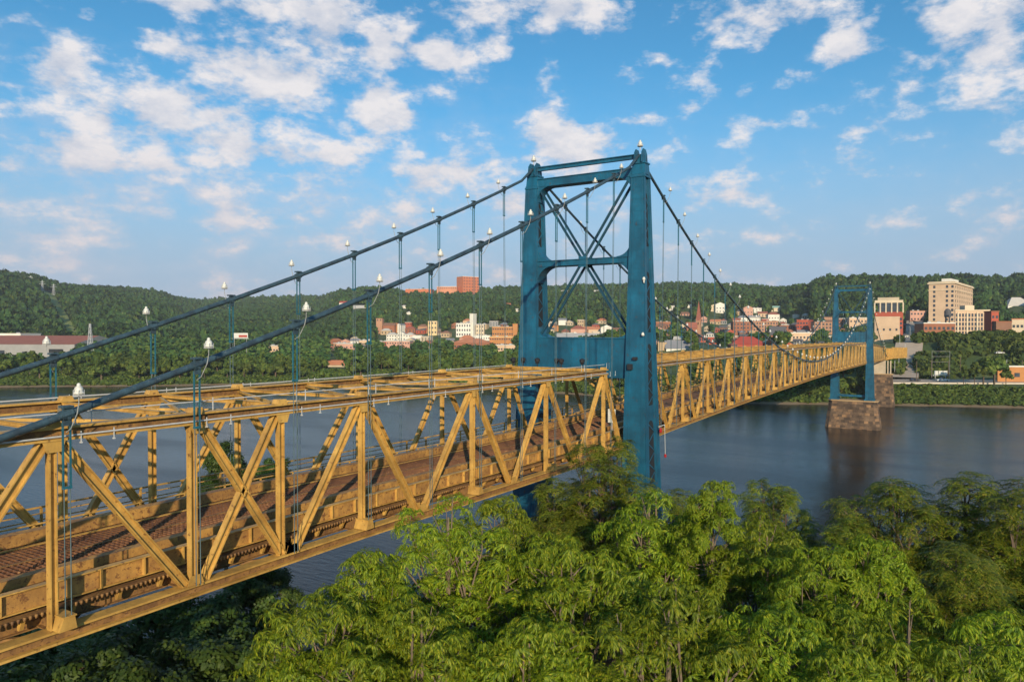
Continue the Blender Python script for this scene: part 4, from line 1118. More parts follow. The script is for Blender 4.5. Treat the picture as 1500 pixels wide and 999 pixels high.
TR += [('B1', 1600, 705, 34, .95, 2.4, 'feathery tree beyond the right edge of the picture, nearest the large ones'), ('B2', 1720, 720, 34, .95, 1.4, 'feathery tree beyond the right edge, farther along the bank'),
       ('A1', 1590, 860, 24, .95, 3.4, 'bright green tree beyond the right edge beside the corner tree'), ('A2', 1720, 900, 24, .95, 0.4, 'bright green tree beyond the right edge, second from the corner tree'), ('B1', 1850, 740, 36, .95, 0.9, 'last feathery tree of the grove beyond the right edge')]
for (k, u, v, D, sc, rz, lab) in TR:
    plant(k, u, v, D, sc, rz, 'tree_of_heaven' if k[0] == 'A' else 'feathery_tree', lab, 'trees of the foreground grove')
TS = [
 ('C1', 330, 646, 68, .72, 0.5, 'bright tree seen through the trusses beyond the deck'),
 ('C2', 395, 672, 66, .6, 1.5, 'small tree beyond the deck right of the brighter one'),
 ('C1', 60, 930, 42, 1.1, 1.0, 'shaded tree in the bottom left corner under the bridge'),
 ('C1', 170, 900, 46, 1.15, 2.0, 'shaded tree under the bridge, second from the left corner'),
 ('C2', 265, 872, 48, 1.15, 3.0, 'shaded tree below the crossed diagonals of the truss'),
 ('C1', 345, 842, 54, 1.0, 4.0, 'shaded tree at the water edge under the bridge'),
 ('C2', 385, 826, 56, .8, 5.0, 'last shaded tree before the open water under the bridge'),
 ('C2', 120, 960, 34, 1.0, 2.5, 'low dark bush under the bridge near the bottom left'),
 ('C2', 250, 945, 38, 1.1, 1.2, 'dark bush below the shaded trees left of the water'),
 ('C2', 340, 925, 41, 1.0, .2, 'dark bush at the left of the bright grove'),
 ('C1', 20, 985, 33, 1.1, .4, 'dark bush at the bottom left edge'),
]
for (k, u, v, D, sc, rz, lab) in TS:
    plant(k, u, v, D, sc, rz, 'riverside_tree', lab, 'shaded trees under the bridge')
# low ground cover of the near bank
def cover(name, n, box, size, mat, seed, cond):
    r = np.random.default_rng(seed)
    x = r.uniform(box[0], box[1], n); y = r.uniform(box[2], box[3], n); z = ground(x, y); k = cond(x, y, z); x, y, z = x[k], y[k], z[k]
    p = np.stack([x, y, z + .2 * size], 1); d = r.normal(size=p.shape) * .5; d[:, 2] += 1
    fr = rot_from(d, r.random(len(p)) * 6.28); sc = size * (0.6 + .8 * r.random(len(p)))
    v, f = stamp(ROS['C'][0][0], ROS['C'][0][1], p, fr, sc)
    put(link(name, np_mesh(name, v, f, mat)), 'dense low undergrowth covering the bank under the trees', 'undergrowth', kind='stuff')
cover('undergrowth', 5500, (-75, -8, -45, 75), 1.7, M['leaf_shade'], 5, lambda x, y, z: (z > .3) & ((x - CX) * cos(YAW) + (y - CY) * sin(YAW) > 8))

# ================================================================== FAR TREES
def ico(sub):
    import bmesh
    b = bmesh.new(); bmesh.ops.create_icosphere(b, subdivisions=sub, radius=1)
    v = np.array([x.co[:] for x in b.verts]); f = np.array([[q.index for q in p.verts] for p in b.faces]); b.free(); return v, f
IV1, IF1 = ico(1); IV2, IF2 = ico(2)
def far_tree_mesh(name, R_, H_, seed, mat, dense=330):
    """crown of leaf clumps over a few lobes, plus a trunk (second material)"""
    lob = rlobes(8, R_, H_, seed, .9, .34)
    p, d = lobes_points(lob, dense, shell=.22, seed=seed)
    r = np.random.default_rng(seed)
    q = np.array([(-1, -.8, 0), (1, -.8, 0.1), (.9, .9, -.1), (-1, .8, .15)]) * .62; f = np.array([(0, 1, 2, 3)])
    fr = rot_from(d + r.normal(size=d.shape) * .55, r.random(dense) * 6.28)
    v1, f1 = stamp(q, f, p, fr, .55 + .75 * r.random(dense))
    Vs, Fs, off, mi = [v1], [f1], len(v1), [0] * len(f1)
    for l in lob:           # inner mass so that little light passes through
        vv = IV1 * (np.array(l[3:]) * .86) * (1 + .12 * r.normal(size=(len(IV1), 1))) + np.array(l[:3])
        ff = np.concatenate([IF1, IF1[:, 2:3]], 1)
        Vs.append(vv); Fs.append(ff + off); off += len(vv); mi += [0] * len(ff)
    tv = np.array([(.18 * cos(a), .18 * sin(a), z) for z in (-1, H_ * .55) for a in (0, 2.1, 4.2)]) * R_ * .4
    tv[:, 2] = np.repeat([-1, H_ * .55], 3)
    tf = np.array([(0, 1, 4, 3), (1, 2, 5, 4), (2, 0, 3, 5)])
    Vs.append(tv); Fs.append(tf + off); mi += [1] * 3
    F_ = np.concatenate(Fs)
    me = bpy.data.meshes.new(name)
    polys = [tuple(dict.fromkeys(x)) for x in F_.tolist()]
    me.from_pydata(np.concatenate(Vs).tolist(), [], polys); me.materials.append(mat); me.materials.append(M['bark'])
    me.polygons.foreach_set('material_index', mi); me.update()
    return me
FT = [far_tree_mesh('far_tree_%d' % k, r_, h_, 20 + k, M['leaf_far']) for k, (r_, h_) in enumerate([(5.5, 13), (4.6, 12), (6.4, 14), (4.0, 14), (5.2, 10), (3.2, 15)])]
FTH = [13, 12, 14, 14, 10, 15]
cands = []
def far_tree(x, y, sc, label, group, k=None, name='bank_tree'):
    k = random.randrange(len(FT)) if k is None else k
    o = link(name, FT[k], None, (x, y, g1(x, y)), random.uniform(0, 6.28)); s_ = sc * random.uniform(.85, 1.15)
    o.scale = (s_, s_, s_ * random.uniform(.9, 1.15)); put(o, label, 'tree', group); return o
def pos(u, D):
    x, y, _ = at(u, 500, D); return x, y

# keep-outs: list of (u0,u1,D0,D1) filled by buildings and roads
keep = []
def strew(*a): pass
# ================================================================== TOWN
BM = {}
def bmat(key, col, var=.12, scale=.15, rough=.85):
    if key not in BM: BM[key] = plain('wall_' + key, col, var, scale, rough)
    return BM[key]
for k, c in dict(brick=(.30, .115, .06), redbrick=(.40, .085, .045), palebrick=(.42, .22, .13), orange=(.46, .20, .065), peach=(.62, .43, .28), cream=(.66, .53, .37), white=(.72, .68, .60), beige=(.50, .40, .28),
                 brown=(.24, .12, .075), grey=(.30, .29, .28), pink=(.55, .30, .22), darkred=(.28, .05, .04), tan=(.48, .34, .2), slate=(.09, .09, .10), redroof=(.38, .06, .04), rustroof=(.30, .10, .065), tarroof=(.12, .11, .11),
                 paleroof=(.52, .48, .43), orangeroof=(.52, .20, .10), yellow=(.68, .50, .26), greyroof=(.22, .22, .24), hotel=(.52, .16, .07), hotelpale=(.58, .24, .13), blue=(.03, .12, .30), greenroof=(.25, .42, .35)).items(): bmat(k, c)
def building(name, label, u0, u1, vt, vb, wall, roof, cat='building', uc=None, D=None, depth=None, kind='flat', win=None, beta=None, wmat=None, rh=None, sides=True, parapet=True, group=None, extra=None):
    """front face from pixel u0 to uc, side face from uc to u1; top at vt, foot at vb (or on the ground at distance D)"""
    if D is None: D = march((u0 + u1) / 2, vb)
    keep.append((u0, u1, D - 8, D + 30))
    x0, y0, z0 = at(u0, vt, D); xc, yc, zt_ = at(uc if uc else u1, vt, D)
    um = uc if uc else (u0 + u1) / 2
    fwv = Vector((cos(YAW), sin(YAW), 0)); rt = Vector((sin(YAW), -cos(YAW), 0))
    if beta is None: beta = radians(28) if uc else radians(6)
    # corner at uc; front runs left and back by beta, side runs right and back by 90-beta
    pc = Vector(at(uc if uc else u1, vt, D)); pc.z = 0
    def solve(u, ang, sgn):
        # length along direction d from pc such that the end projects to u
        d = rt * (sgn * cos(ang)) + fwv * sin(ang)
        r = (u - 750) / FPX; c0 = Vector((CX, CY, 0)); rel = pc - c0
        # (rel + L d).rt = r * (rel + L d).fwv
        return (r * rel.dot(fwv) - rel.dot(rt)) / (d.dot(rt) - r * d.dot(fwv)), d
    Lf, df = solve(u0, beta, -1)
    Lf = max(Lf, 1.0)
    if uc and u1 > uc:
        Ls, ds = solve(u1, pi / 2 - beta, 1); Ls = max(1.0, min(Ls, 90))
    else:
        ds = (rt * sin(beta) + fwv * cos(beta)); Ls = depth or min(24, max(8, Lf * .7))
    c0 = pc + df * Lf; g = min(g1(pc.x, pc.y), g1(c0.x, c0.y), g1((pc + ds * Ls).x, (pc + ds * Ls).y))
    ztop = zt_
    H_ = max(3.0, ztop - g)
    base = ztop - H_ - 1.5
    a, b_, c, d = c0, pc, pc + ds * Ls, c0 + ds * Ls      # front-left, front-right, back-right, back-left
    cen = (a + c) / 2
    o = put(empty(name, (cen.x, cen.y, g)), label, cat, group)
    org = o.location
    if kind == 'flat': eave = ztop
    else:
        rhh = rh if rh else min(Lf, Ls) * .32; eave = ztop - rhh
    pts = [a, b_, c, d]
    body = MB(); body.hexa([(p.x, p.y, base) for p in pts], [(p.x, p.y, eave) for p in pts])
    body.build('wall', BM[wall], o, org)
    def grow(e): 
        dx = (b_ - a).normalized() * e; dy = (d - a).normalized() * e
        return [a - dx - dy, b_ + dx - dy, c + dx + dy, d - dx + dy]
    r = MB()
    if kind == 'flat':
        if parapet:
            q = grow(.25); inn = grow(-.3)
            for i in range(4):
                j = (i + 1) % 4
                r.hexa([(q[i].x, q[i].y, eave), (q[j].x, q[j].y, eave), (inn[j].x, inn[j].y, eave), (inn[i].x, inn[i].y, eave)], [(q[i].x, q[i].y, eave + .6), (q[j].x, q[j].y, eave + .6), (inn[j].x, inn[j].y, eave + .6), (inn[i].x, inn[i].y, eave + .6)])
            r.build('parapet', BM[roof], o, org)
            if Lf > 9 and Ls > 8:
                for (fa, fb) in ((.3, .4), (.68, .62)):
                    p_ = a.lerp(b_, fa).lerp(d.lerp(c, fa), fb); r = MB(); r.box(p_.x - 1.1, p_.x + 1.1, p_.y - .9, p_.y + .9, eave + .12, eave + 1.5); r.build('roof_unit', M['galv'], o, org)
            q = grow(-.31); r = MB(); r.hexa([(p.x, p.y, eave) for p in q], [(p.x, p.y, eave + .12) for p in q]); r.build('roof', BM['tarroof'], o, org)
        else:
            q = grow(.5); r.hexa([(p.x, p.y, eave) for p in q], [(p.x, p.y, eave + .4) for p in q]); r.build('roof', BM[roof], o, org)
    else:
        q = grow(.5); T_ = ztop
        if kind == 'gable_front': m0, m1 = (q[0] + q[1]) / 2, (q[3] + q[2]) / 2; order = (0, 1, 2, 3)
        elif kind == 'gable': m0, m1 = (q[0] + q[3]) / 2, (q[1] + q[2]) / 2; order = (3, 0, 1, 2)
        else:
            long_ = Lf >= Ls; ins = min(Lf, Ls) / 2
            if long_: m0, m1 = (q[0] + q[3]) / 2 + (q[1] - q[0]).normalized() * ins, (q[1] + q[2]) / 2 - (q[1] - q[0]).normalized() * ins; order = (3, 0, 1, 2)
            else: m0, m1 = (q[0] + q[1]) / 2 + (q[3] - q[0]).normalized() * ins, (q[3] + q[2]) / 2 - (q[3] - q[0]).normalized() * ins; order = (0, 1, 2, 3)
        A_, B_, C_, D_ = [q[i] for i in order]
        vs = [(A_.x, A_.y, eave), (B_.x, B_.y, eave), (C_.x, C_.y, eave), (D_.x, D_.y, eave), (m0.x, m0.y, T_), (m1.x, m1.y, T_)]
        r.add(vs, [(1, 2, 5, 4), (3, 0, 4, 5), (0, 3, 2, 1)]); 
        if kind == 'hip': r.add(vs, [(0, 1, 4), (2, 3, 5)])
        else:
            g_ = MB(); g_.add(vs, [(0, 1, 4), (2, 3, 5)]); g_.build('gable_wall', BM[wall], o, org)
        r.build('roof', BM[roof], o, org)
    # windows: (rows, cols_front, cols_side, w, h)
    if win:
        rows, cf, cs, ww, hh = win[:5]; top_off = win[5] if len(win) > 5 else 1.6; bot_off = win[6] if len(win) > 6 else 2.0
        faces = [(a, b_, cf, (b_ - a).normalized())]
        if cs: faces.append((b_, c, cs, (c - b_).normalized()))
        for (p, q2, n, dr) in faces:
            if not n: continue
            Lw = (q2 - p).length; nv = Vector((dr.y, -dr.x, 0)); w_ = min(ww, Lw / n * .62)
            mb = MB(); mb.bar((-w_ / 2, 0, 0), (w_ / 2, 0, 0), .12, hh, (0, 1, 0)); 
            me = None
            for i in range(rows):
                z = eave - top_off - (eave - top_off - g - bot_off) * (i / max(1, rows - 1)) if rows > 1 else (eave + g) / 2
                for j in range(n):
                    c_ = p + dr * (Lw * (j + .5) / n)
                    if me is None:
                        mb = MB(); dx = dr * (w_ / 2)
                        mb.hexa([(-dx.x - nv.x * .05, -dx.y - nv.y * .05, -hh / 2), (dx.x - nv.x * .05, dx.y - nv.y * .05, -hh / 2), (dx.x + nv.x * .05, dx.y + nv.y * .05, -hh / 2), (-dx.x + nv.x * .05, -dx.y + nv.y * .05, -hh / 2)],
                                [(-dx.x - nv.x * .05, -dx.y - nv.y * .05, hh / 2), (dx.x - nv.x * .05, dx.y - nv.y * .05, hh / 2), (dx.x + nv.x * .05, dx.y + nv.y * .05, hh / 2), (-dx.x + nv.x * .05, -dx.y + nv.y * .05, hh / 2)])
                        me = mb.mesh('window', wmat or M['glass'])
                    link('window', me, o, (c_.x - org.x + nv.x * .03, c_.y - org.y + nv.y * .03, z - org.z))
    if extra: extra(o, a, b_, c, d, eave, ztop, g)
    return o
def chimney(f=.3, w=1.2, h=3, mat='brick'):
    def fn(o, a, b_, c, d, eave, ztop, g):
        p = a.lerp(b_, f).lerp(d.lerp(c, f), .5) - o.location
        MB().box(p.x - w / 2, p.x + w / 2, p.y - w / 2, p.y + w / 2, eave - g, ztop - g + h).build('chimney', BM[mat], o)
    return fn

# ----- hospital on the ridge
building('ridge_building', 'tall red brick block with rows of windows on the hilltop', 669, 702, 405, 427, 'hotel', 'white', uc=678, D=1480, beta=radians(55), win=(6, 0, 6, 2.6, 2.0, 3.0, 10))
building('ridge_wing', 'low red brick wing with a pale roof edge left of the tall hilltop block', 640, 669, 420, 429, 'hotelpale', 'white', D=1475, win=(2, 9, 0, 2.2, 1.6, 3, 9))
building('ridge_wing', 'lowest brick roofs at the far left of the hilltop block', 594, 632, 423.5, 428, 'hotel', 'paleroof', D=1490)
# ----- mid town left of the tower
T = [
 ('church', 'brown brick church with a square tower among trees left of the white houses', 561, 578, 473, 489, 'brick', 'brown', dict(kind='gable', cat='church')),
 ('church_tower', 'square pale brick tower of the brown church', 551, 560, 467, 489, 'palebrick', 'palebrick', dict(cat='tower', win=(2, 2, 0, 1.2, 2))),
 ('gabled_house', 'orange brick gable end beside the grey roofed white house', 577, 584, 473, 488, 'orange', 'rustroof', dict(kind='gable_front', cat='house')),
 ('gabled_house', 'white house with a steep grey roof left of the pale tower block', 582, 594, 474, 488, 'white', 'greyroof', dict(kind='gable_front', uc=587, cat='house')),
 ('white_house', 'white house, left of the group of white houses', 566, 581, 487, 499, 'white', 'paleroof', dict(kind='hip', cat='house', win=(2, 4, 0, 1.2, 1.4, 1.5, 1.5))),
 ('white_house', 'white house, middle of the group of white houses', 582, 594, 486, 499, 'white', 'greyroof', dict(kind='gable_front', cat='house', win=(2, 3, 0, 1.2, 1.4, 1.5, 1.5))),
 ('white_house', 'white house, right of the group of white houses', 594, 606, 487, 500, 'white', 'paleroof', dict(kind='hip', cat='house', win=(2, 3, 0, 1.2, 1.4, 1.5, 1.5))),
 ('low_white_building', 'long low white building right of the white houses', 604, 618, 492, 501, 'white', 'white', dict(win=(1, 6, 0, 1.2, 1.2))),
 ('pink_building', 'low pinkish building in front of the white houses', 566, 600, 500, 513, 'pink', 'paleroof', dict(win=(2, 9, 0, 1.3, 1.4, 2, 2))),
 ('small_house', 'small white house left of the white house group', 513, 525, 496, 506, 'white', 'greyroof', dict(kind='gable', cat='house')),
 ('brick_shed', 'low orange brick building under the near cable', 493, 523, 504, 514, 'pink', 'paleroof', dict(win=(1, 5, 0, 1.5, 1.5))),
 ('shop_building', 'pale building right of the small white house', 526, 545, 499, 509, 'peach', 'paleroof', dict(win=(1, 5, 0, 1.4, 1.6))),
 ('yellow_building', 'yellow brick block with a flat roof behind the round tree', 627, 640, 471, 492, 'yellow', 'cream', dict(win=(3, 3, 0, 1.6, 2.0, 2, 4))),
 ('brick_house', 'brown house beside the yellow block', 612, 626, 475, 489, 'palebrick', 'brown', dict(kind='hip', cat='house')),
 ('white_block', 'broad white block with columns left of its white tower', 668, 690, 474, 494, 'white', 'paleroof', dict(win=(3, 6, 0, 1.4, 2.4, 2.5, 3))),
 ('white_tower', 'tall plain white tower of the white block', 688, 698, 460, 494, 'white', 'white', dict(cat='tower', uc=695)),
 ('white_block', 'white block right of the white tower', 697, 709, 476, 495, 'cream', 'paleroof', dict(win=(3, 3, 0, 1.2, 2.2, 2, 3))),
 ('orange_roof_hall', 'small hall with an orange hip roof behind the white tower', 678, 690, 467, 476, 'peach', 'orangeroof', dict(kind='hip')),
 ('orange_warehouse', 'large orange brick warehouse just left of the near tower', 721, 752, 479, 495, 'orange', 'tan', dict(win=(2, 9, 0, 1.6, 1.6, 2.5, 4))),
 ('orange_stack', 'orange brick stair tower at the right end of the warehouse', 751, 758, 475, 495, 'orange', 'orange', dict(cat='tower')),
 ('brick_warehouse', 'yellow brick lower warehouse in front of the orange one', 717, 751, 494, 508, 'orange', 'yellow', dict(win=(2, 10, 0, 1.4, 1.4, 2, 3))),
 ('hip_roof_hall', 'long low brick hall with a pink hip roof', 661, 717, 496, 513, 'brick', 'orangeroof', dict(kind='hip', rh=4.5, win=(1, 14, 0, 1.3, 1.6))),
 ('hip_roof_house', 'brick house with a pointed pink roof above the long hall', 673, 693, 491, 503, 'pink', 'orangeroof', dict(kind='hip', cat='house')),
 ('low_white_building', 'white low building between the hip roofed hall and the orange warehouse', 693, 718, 492, 500, 'white', 'white', dict(win=(1, 7, 0, 1.2, 1.4))),
 ('depot', 'pale low depot at the foot of the near tower', 725, 757, 506, 516, 'peach', 'paleroof', dict(win=(1, 8, 0, 1.6, 1.6))),
 ('orange_roof_shed', 'shed with a pale orange roof among the bank trees', 476, 505, 528, 538, 'beige', 'orangeroof', dict(kind='gable', cat='shed')),
 ('red_roof_shed', 'shed with a dark red roof above the parked white boat', 429, 444, 523, 533, 'darkred', 'darkred', dict(kind='gable', cat='shed')),
 ('beige_hall', 'beige hall under the near cable left of centre', 391, 412, 507, 519, 'peach', 'paleroof', dict(win=(1, 5, 0, 1.5, 1.5))),
 ('white_hall', 'white low hall seen between the cables at the left', 330, 352, 512, 519, 'cream', 'white', dict(win=(1, 5, 0, 1.4, 1.2))),
 ('hillside_house', 'red roofed house high on the slope left of centre', 497, 509, 441, 449, 'white', 'redroof', dict(kind='gable', cat='house')),
 ('hillside_house', 'pale low house on the slope right of the red roofed one', 516, 537, 447, 452, 'beige', 'paleroof', dict(kind='gable', cat='house')),
 ('hillside_house', 'white house on the slope under the cable, upper of two', 587, 596, 447, 452, 'white', 'white', dict(kind='hip', cat='house')),
 ('hillside_house', 'white round-looking house on the slope, lower of two', 595, 602, 456, 461, 'white', 'white', dict(kind='hip', cat='house')),
 ('hillside_house', 'small red brick house below the hilltop wing', 635, 640, 433, 439, 'redbrick', 'redroof', dict(cat='house')),
 ('hillside_house', 'pink roofed house on the slope left of the near tower', 739, 750, 444, 450, 'pink', 'orangeroof', dict(kind='gable', cat='house')),
 ('hillside_house', 'white house on the slope touching the near tower', 754, 761, 452, 458, 'white', 'white', dict(kind='gable', cat='house')),
 # seen through the near tower
 ('long_hall', 'long hall with a pale peach roof seen just above the portal beam', 815, 908, 488, 503, 'peach', 'paleroof', dict(kind='gable', rh=3.5)),
 ('white_house', 'white house seen through the tower right of centre', 880, 897, 476, 490, 'white', 'white', dict(kind='gable_front', cat='house')),
 ('town_house', 'brown roofed house seen through the tower at the right', 897, 912, 480, 492, 'palebrick', 'brown', dict(kind='gable', cat='house')),
 ('town_house', 'peach house seen through the tower, third from its right leg', 862, 878, 479, 490, 'peach', 'orangeroof', dict(kind='gable', cat='house')),
 ('town_house', 'small white house seen through the tower left of centre', 818, 830, 466, 477, 'white', 'greyroof', dict(kind='gable', cat='house')),
 ('town_house', 'pink house seen through the tower left of the peach one', 836, 858, 477, 489, 'pink', 'rustroof', dict(kind='hip', cat='house')),
 ('town_house', 'orange house seen through the tower beside its left leg', 806, 818, 474, 486, 'orange', 'brown', dict(kind='hip', cat='house')),
 ('town_house', 'white house row behind the pale long hall', 838, 846, 486, 494, 'white', 'white', dict(kind='gable_front', cat='house')),
 ('hillside_house', 'white house high on the slope seen through the tower, left', 822, 832, 425, 431, 'white', 'paleroof', dict(kind='gable', cat='house')),
 ('hillside_house', 'white house high on the slope seen through the tower, right', 870, 878, 425, 430, 'white', 'white', dict(kind='gable', cat='house')),
 ('hillside_house', 'beige house high on the slope seen through the tower, beside the right leg', 905, 913, 424, 429, 'cream', 'paleroof', dict(kind='gable', cat='house')),
 # right of the near tower
 ('brick_row', 'flat orange brick row right beside the near tower', 961, 986, 472, 480, 'brick', 'palebrick', dict(win=(1, 7, 0, 1.4, 1.6))),
 ('grey_warehouse', 'grey roofed warehouse with a white front above the truss', 976, 1011, 499, 514, 'white', 'greyroof', dict(kind='gable', rh=5)),
 ('depot', 'small tan depot at the edge of the near tower above the truss', 964, 976, 503, 515, 'tan', 'tan', dict()),
 ('church', 'brick church nave with a dark red roof beside the spire', 1006, 1021, 472, 492, 'brick', 'rustroof', dict(kind='gable', cat='church', rh=6)),
 ('red_gable_house', 'bright red gable end below the church spire', 1011, 1020, 483, 500, 'redbrick', 'paleroof', dict(kind='gable_front', cat='house')),
 ('white_villa', 'white villa high on the hillside, left part', 1040, 1050, 446, 457, 'cream', 'orangeroof', dict(kind='gable_front', cat='house')),
 ('white_villa', 'white villa high on the hillside, right part with the lower wing', 1048, 1062, 443, 459, 'white', 'white', dict(kind='gable_front', cat='house', win=(2, 3, 0, 1.4, 1.6, 5, 3))),
 ('hillside_house', 'small white house on the slope left of the spire', 1007, 1013, 446, 452, 'white', 'white', dict(kind='gable', cat='house')),
 ('pink_house', 'pink brick house with two gables behind the grey houses', 1089, 1103, 448, 466, 'pink', 'rustroof', dict(kind='gable_front', cat='house', win=(2, 3, 0, 1.2, 1.5, 6, 4))),
 ('grey_house', 'white grey house left of the near cable end, left one', 1081, 1097, 462, 473, 'white', 'greyroof', dict(kind='hip', cat='house', win=(1, 4, 0, 1.2, 1.5))),
 ('grey_house', 'white grey house left of the near cable end, right one', 1098, 1114, 462, 474, 'white', 'greyroof', dict(kind='gable', cat='house', win=(1, 4, 0, 1.2, 1.5))),
 ('green_roof_house', 'cream house with a pale green roof on the slope', 1129, 1143, 448, 457, 'cream', 'greenroof', dict(kind='gable', cat='house')),
 ('red_roof_house', 'white house with a dark red roof on the lower slope', 1125, 1142, 457, 471, 'white', 'rustroof', dict(kind='hip', cat='house', win=(1, 4, 0, 1.2, 1.6))),
 ('small_white_house', 'small white shed roof left of the far tower', 1163, 1171, 461, 466, 'white', 'white', dict(cat='house')),
 ('brick_block', 'round-fronted brown brick block behind the red roof', 1074, 1103, 472, 492, 'brick', 'brown', dict(win=(3, 6, 0, 1.5, 1.7, 2, 4))),
 ('brick_block', 'long brick block right of the brown one', 1103, 1140, 471, 489, 'palebrick', 'brick', dict(win=(3, 9, 0, 1.5, 1.7, 2, 4))),
 ('red_roof_hall', 'hall with a bright red roof just above the truss', 1071, 1124, 493, 508, 'redbrick', 'redroof', dict(kind='hip', rh=5.5)),
 ('pink_wall_house', 'pink walled building left of the bright red roof', 1060, 1076, 490, 500, 'pink', 'paleroof', dict(win=(1, 4, 0, 1.3, 1.6))),
 ('grey_gable_hall', 'brick hall with a steep dark grey roof', 1129, 1152, 478, 500, 'brick', 'slate', dict(kind='gable', rh=8)),
 ('brick_block', 'dark red brick block right of the grey roof', 1142, 1165, 477, 490, 'brick', 'brown', dict(win=(2, 6, 0, 1.5, 1.7, 2, 4))),
 ('red_block', 'bright red brick block left of the far tower', 1167, 1191, 469, 490, 'redbrick', 'redbrick', dict(uc=1184, win=(3, 4, 0, 1.5, 1.8, 3, 4))),
 ('brown_block', 'brown stepped building just left of the far tower', 1193, 1219, 472, 491, 'palebrick', 'brown', dict(win=(3, 5, 0, 1.6, 1.8, 2, 4))),
 ('brown_tower', 'short square brick tower on the brown stepped building', 1207, 1219, 465, 475, 'palebrick', 'brown', dict(cat='tower', win=(1, 2, 0, 1.5, 2))),
 ('long_store', 'long low beige store in front of the brick blocks', 1150, 1212, 488, 500, 'peach', 'white', dict(win=(1, 12, 0, 1.6, 1.6))),
 ('brick_block', 'brick block seen inside the far tower, left', 1228, 1244, 467, 486, 'brick', 'paleroof', dict(win=(3, 4, 0, 1.4, 1.6, 2, 4))),
 ('beige_block', 'beige block seen inside the far tower, right', 1244, 1271, 466, 489, 'peach', 'white', dict(win=(2, 5, 0, 1.4, 1.6, 3, 6))),
 # right of the far tower
 ('beige_block', 'plain beige block right of the far tower below the red building', 1281, 1321, 465, 500, 'peach', 'cream', dict(uc=1318, win=(1, 4, 0, 1.2, 1.6))),
 ('pink_block', 'pink flat block between the red building and the tall tower block', 1333, 1357, 456, 474, 'pink', 'palebrick', dict(win=(2, 5, 0, 1.5, 1.8, 2.5, 4))),
 ('brick_block', 'brown brick building in front of the tall tower block', 1353, 1399, 474, 500, 'brick', 'white', dict(win=(2, 7, 0, 1.5, 1.8, 3, 4))),
 ('red_block', 'dark red block behind the stone apartment block', 1452, 1463, 457, 500, 'redbrick', 'brick', dict(win=(4, 2, 0, 1.2, 1.6, 3, 5))),
 ('red_block', 'plain dark brick block right of the stone apartment block', 1459, 1482, 472, 500, 'brown', 'brick', dict()),
 ('cream_block', 'cream building with an orange roof edge at the right edge', 1482, 1512, 468, 500, 'cream', 'orangeroof', dict(uc=1506, win=(2, 4, 0, 1.6, 1.6, 4, 4))),
 ('low_brick_row', 'long low brick row among trees at the right', 1436, 1500, 495, 506, 'palebrick', 'brown', dict(win=(1, 10, 0, 1.6, 1.4))),
]
for (nm, lab, u0, u1, vt, vb, wl, rf, kw) in T:
    building(nm, lab, u0, u1, vt, vb, wl, rf, **kw)
# further small houses and shops packed between them
fr_ = random.Random(5); fill = []
cols = ['brick', 'palebrick', 'pink', 'peach', 'white', 'cream', 'brown', 'redbrick', 'beige', 'tan', 'grey']; rfs = ['brown', 'rustroof', 'greyroof', 'slate', 'paleroof', 'orangeroof', 'tarroof']
cn = dict(brick='brown brick', palebrick='pale brick', pink='pinkish', peach='peach', white='white', cream='cream', brown='dark brown', redbrick='red brick', beige='beige', tan='tan', grey='grey')
rn = dict(brown='brown', rustroof='rust red', greyroof='grey', slate='dark slate', paleroof='pale', orangeroof='orange', tarroof='black')
place_words = [(560, 'left of the near tower'), (760, 'seen through the near tower'), (960, 'left of the church spire'), (1020, 'right of the church spire'), (1065, 'around the bright red roof'), (1125, 'left of the bright red block'), (1168, 'beside the far tower'), (1225, 'inside the far tower'), (1282, 'right of the far tower')]
seen_l = set()
for (ua, ub, va, vb_, n) in ((960, 1015, 472, 500, 22), (1020, 1075, 466, 494, 30), (1065, 1170, 462, 478, 40), (1070, 1222, 476, 503, 60), (1170, 1222, 468, 490, 14), (1228, 1270, 472, 496, 12), (800, 915, 466, 494, 40), (600, 670, 478, 504, 16), (560, 760, 470, 484, 24), (480, 565, 490, 508, 14), (1322, 1356, 468, 490, 10), (980, 1215, 448, 466, 16)):
    for k in range(n):
        u = fr_.uniform(ua, ub); vt = fr_.uniform(va, vb_) ; w_ = fr_.uniform(8, 17); h_ = fr_.uniform(7, 11)
        if any(abs(u - a_) < (w_ + c_) / 2 - 1 and abs(vt - b2) < 4.5 for a_, b2, c_ in fill): continue
        fill.append((u, vt, w_)); wl, rf = fr_.choice(cols), fr_.choice(rfs); kd = fr_.choice(['gable', 'hip', 'flat', 'gable_front'])
        pw = [t for q, t in place_words if q <= u]
        pw = pw[-1] if pw else 'left of the white house group'
        low = ''
        lab = '%s house%s with a %s %s roof %s%s' % (cn[wl], ' uphill' if vt < 466 else '', rn[rf], {'gable': 'ridged', 'hip': 'hipped', 'flat': 'flat', 'gable_front': 'pointed'}[kd], low, pw)
        if lab in seen_l: continue
        seen_l.add(lab)
        building('town_house', lab, u - w_ / 2, u + w_ / 2, vt, vt + h_, wl, rf if kd != 'flat' else 'paleroof', cat='house', kind=kd, win=(2, 3, 0, 1.3, 1.4, 2, 2.2), beta=radians(fr_.uniform(2, 25)), group='houses of the far town')
